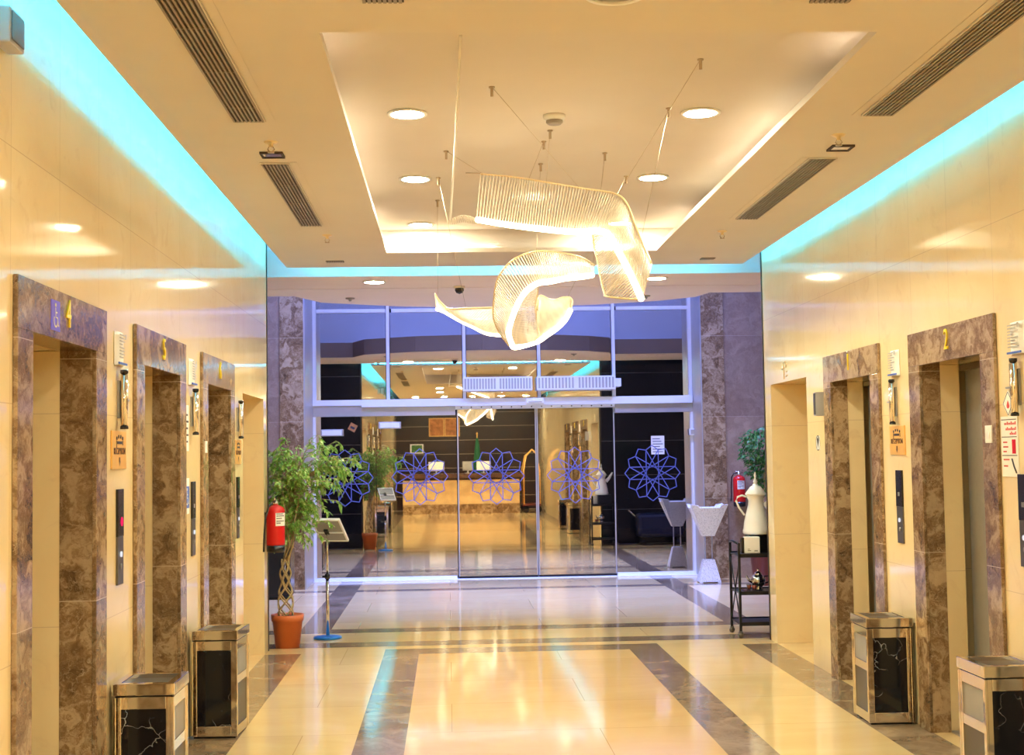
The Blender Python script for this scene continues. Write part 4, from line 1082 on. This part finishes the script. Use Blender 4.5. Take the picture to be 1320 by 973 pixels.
def dallah():
    t = thing('coffee_pot_urn', 'large ivory Arabic coffee pot standing on the black box', 'coffee pot', (2.765, 12.26, .90), rz=0)
    bm = bmesh.new(); lathe(bm, [(0, 0), (.115, 0), (.122, .012), (.122, .035), (.116, .05), (.110, .10), (.092, .18), (.070, .26), (.066, .30), (.082, .342), (.09, .352), (0, .352)], 36); obj('body', bm, 'ivory', t)
    bm = bmesh.new(); lathe(bm, [(.092, .352), (.094, .362), (.070, .395), (.048, .425), (.026, .435), (.022, .45), (0, .45)], 32); lid = obj('lid', bm, 'ivory', t)
    bm = bmesh.new(); lathe(bm, [(.014, .45), (.022, .47), (.009, .495), (.007, .51), (.013, .525), (.004, .555), (0, .56)], 16); obj('finial', bm, 'ivory', lid)
    bm = bmesh.new(); tube(bm, [(-.082, 0, .335), (-.125, 0, .348), (-.165, 0, .335), (-.178, 0, .30), (-.16, 0, .25), (-.13, 0, .205), (-.105, 0, .17)], .009, 8); obj('handle', bm, 'ivory', t)
    bm = bmesh.new(); tube(bm, [(.08, 0, .24), (.14, 0, .30), (.20, 0, .40)], .02, 10, [.035, .026, .012]); obj('spout', bm, 'ivory', t)
dallah()
t = thing('black_riser_box', 'black box on the cart top under the coffee pot', 'box', (2.80, 12.28, .737))
boxobj('body', (-.115, .125, -.085, .10, 0, .155), 'black', t, .004); boxobj('lid', (-.118, .128, -.088, .103, .155, .163), 'blackmetal', t)
t = thing('white_appliance_box', 'white square box with a black side on the cart top', 'box', (2.676, 12.125, .737))
boxobj('body', (-.058, .082, -.025, .05, 0, .148), 'ivory', t, .008); boxobj('side_panel', (-.083, -.058, -.02, .05, .004, .142), 'black', t, .004)
boxobj('printed_mark', [(-.03, 0, -.0262, -.025, .022, .030), (-.03, -.01, -.0262, -.025, .036, .042), (.03, .06, -.0262, -.025, .018, .030)], 'greypan', t)
def teapot():
    t = thing('silver_teapot', 'small polished silver teapot on the middle cart shelf', 'teapot', (2.76, 12.22, .407))
    bm = bmesh.new(); lathe(bm, [(0, 0), (.04, 0), (.045, .006), (.03, .018), (.058, .05), (.066, .085), (.056, .118), (.036, .132), (0, .132)], 28); obj('body', bm, 'silver', t)
    bm = bmesh.new(); lathe(bm, [(.037, .132), (.034, .145), (.014, .160), (.008, .165), (.013, .178), (0, .188)], 20); obj('lid', bm, 'silver', t)
    bm = bmesh.new(); tube(bm, [(-.055, 0, .07), (-.09, 0, .09), (-.105, 0, .125)], .01, 8, [.016, .011, .007]); obj('spout', bm, 'silver', t)
    bm = bmesh.new(); tube(bm, [(.055, 0, .115), (.10, 0, .12), (.105, 0, .07), (.06, 0, .055)], .007, 8); obj('handle', bm, 'black', t)
teapot()
for x, y, l in ((2.665, 12.17, 'red tea glass at the left of the silver teapot'), (2.70, 12.12, 'red tea glass in front of the silver teapot')):
    t = thing('tea_glass', l, 'glass', (x, y, .407), group='tea glasses on the cart')
    bm = bmesh.new(); lathe(bm, [(0, 0), (.02, 0), (.018, .02), (.024, .055), (.022, .056), (.016, .02), (0, .01)], 18); obj('glass_wall', bm, 'clear', t)
    bm = bmesh.new(); lathe(bm, [(0, .011), (.0155, .018), (.021, .046), (0, .046)], 16); obj('tea', bm, 'tea', t)
t = thing('glass_tray', 'dark serving tray under the teapot on the cart', 'tray', (2.78, 12.24, .398))
boxobj('plate', (-.16, .17, -.14, .13, 0, .006), 'black', t, .002); boxobj('rim', [(-.165, .175, -.145, -.14, 0, .009), (-.165, .175, .13, .135, 0, .009)], 'silver', t)

# navy trolley parked against the black wall, seen in the glass
t = thing('navy_trolley', 'dark navy covered trolley against the black wall, seen reflected in the glass', 'trolley', (3.75, 12.36, 0))
boxobj('body', (-.40, .42, -.22, .22, .14, .56), 'navy', t, .06)
for x in (-.3, .32):
    for y in (-.15, .15):
        bm = bmesh.new(); lathe(bm, [(0, -.02), (.05, -.02), (.05, .02), (0, .02)], 16, x, y, .05, 'y'); box(bm, x-.02, x+.02, y-.015, y+.015, .08, .15); obj('wheel', bm, 'black', t)
bm = bmesh.new(); tube(bm, [(-.42, -.15, .5), (-.55, -.15, .62), (-.55, .15, .62), (-.42, .15, .5)], .012, 8); obj('push_handle', bm, 'chrome', t)

# ------------------------------------------------------------------ reception, behind the camera and seen mirrored in the glass
boxobj('wall_back', (-6, 7, -4.7, -4.6, 0, 3.75), 'wood', kind='structure')
boxobj('ceiling_reception', [(-6, PX0-.18, -6, -2.2, CZ, CZ+.05), (PX1+.17, 7, -6, -2.2, CZ, CZ+.05)], 'paint', kind='structure')
def desk():
    t = thing('reception_desk', 'long reception desk with onyx front, seen mirrored in the glass', 'reception desk', (.45, -2.3, 0))
    boxobj('plinth', (-1.75, 1.55, -.30, .30, 0, .27), 'emp', t); boxobj('front_panel', (-1.75, 1.55, -.26, .26, .27, .95), 'onyx', t)
    boxobj('counter_top', (-1.82, 1.62, -.36, .36, 1.0, 1.13), 'teak', t, .006); boxobj('shadow_gap', (-1.7, 1.5, -.2, .2, .95, 1.0), 'gdark', t)
desk()
for x, w, mt, l in ((-.35, .22, 'paper', 'white monitor on the left of the reception desk'), (.55, .15, 'greypan', 'grey monitor in the middle of the reception desk'), (1.0, .2, 'paper', 'white monitor on the right of the reception desk')):
    t = thing('monitor', l, 'monitor', (x, -2.35, 1.13), group='reception monitors'); boxobj('screen', (-w, w, -.02, .02, .08, .34), mt, t, .004); boxobj('foot', (-.08, .08, -.07, .07, 0, .012), 'grey', t); boxobj('neck', (-.02, .02, -.012, .012, .012, .10), 'grey', t)
t = thing('flag_on_pole', 'green flag furled on a pole behind the reception desk', 'flag', (.85, -3.6, 0))
bm = bmesh.new(); lathe(bm, [(0, 0), (.14, 0), (.14, .03), (.015, .04), (.015, 2.25), (.03, 2.28), (0, 2.33)], 16); obj('pole', bm, 'brass', t)
bm = bmesh.new(); lathe(bm, [(.03, 2.15), (.07, 1.9), (.12, 1.4), (.13, 1.0), (.05, .98)], 14); obj('flag_cloth', bm, 'green', t)
for x, l in ((-.35, 'left'), (.12, 'right')):
    t = thing('framed_picture', 'framed amber print high on the reception wall, %s of the pair' % l, 'picture', (x, -4.59, 2.22), 'B', 'pair of amber prints')
    boxobj('frame', (-.23, .23, 0, .56, 0, .03), 'brass', t); boxobj('print', (-.20, .20, .03, .53, .03, .034), 'orangepic', t)
t = thing('framed_certificate', 'small framed certificate on the reception wall', 'picture', (-.95, -4.59, 1.72), 'B'); boxobj('frame', (-.2, .2, 0, .28, 0, .03), 'ivory', t); boxobj('print', (-.16, .16, .03, .25, .03, .034), 'leafb', t)
def bell_cart():
    t = thing('luggage_cart', 'brass arched luggage cart right of the reception desk', 'luggage cart', (2.38, -2.2, 0))
    boxobj('deck', (-.3, .3, -.5, .5, .2, .25), 'maroon', t)
    bm = bmesh.new()
    for a in (-.27, .27):
        tube(bm, [(a, -.47, .25), (a, -.47, 1.2), (a*.7, -.3, 1.6), (0, 0, 1.78)], .02, 8); tube(bm, [(a, .47, .25), (a, .47, 1.2), (a*.7, .3, 1.6), (0, 0, 1.78)], .02, 8)
    obj('arched_frame', bm, 'brass', t)
    for x in (-.22, .22):
        for y in (-.4, .4):
            bm = bmesh.new(); lathe(bm, [(0, -.02), (.1, -.02), (.1, .02), (0, .02)], 16, x, y, .1, 'y'); obj('wheel', bm, 'black', t)
bell_cart()

# ------------------------------------------------------------------ world and view
w = bpy.data.worlds.new('night_sky'); S.world = w; w.use_nodes = True
bg = w.node_tree.nodes['Background']; bg.inputs[0].default_value = (.10, .14, .35, 1); bg.inputs[1].default_value = .05
S.view_settings.view_transform = 'Standard'; S.view_settings.look = 'None'; S.view_settings.gamma = 1; S.view_settings.use_curve_mapping = False
S.view_settings.exposure = 0.40
c = S.cycles
c.use_denoising = True
c.max_bounces = 10; c.diffuse_bounces = 5; c.glossy_bounces = 6; c.transparent_max_bounces = 24
c.sample_clamp_indirect = 8
c.caustics_reflective = False; c.caustics_refractive = False
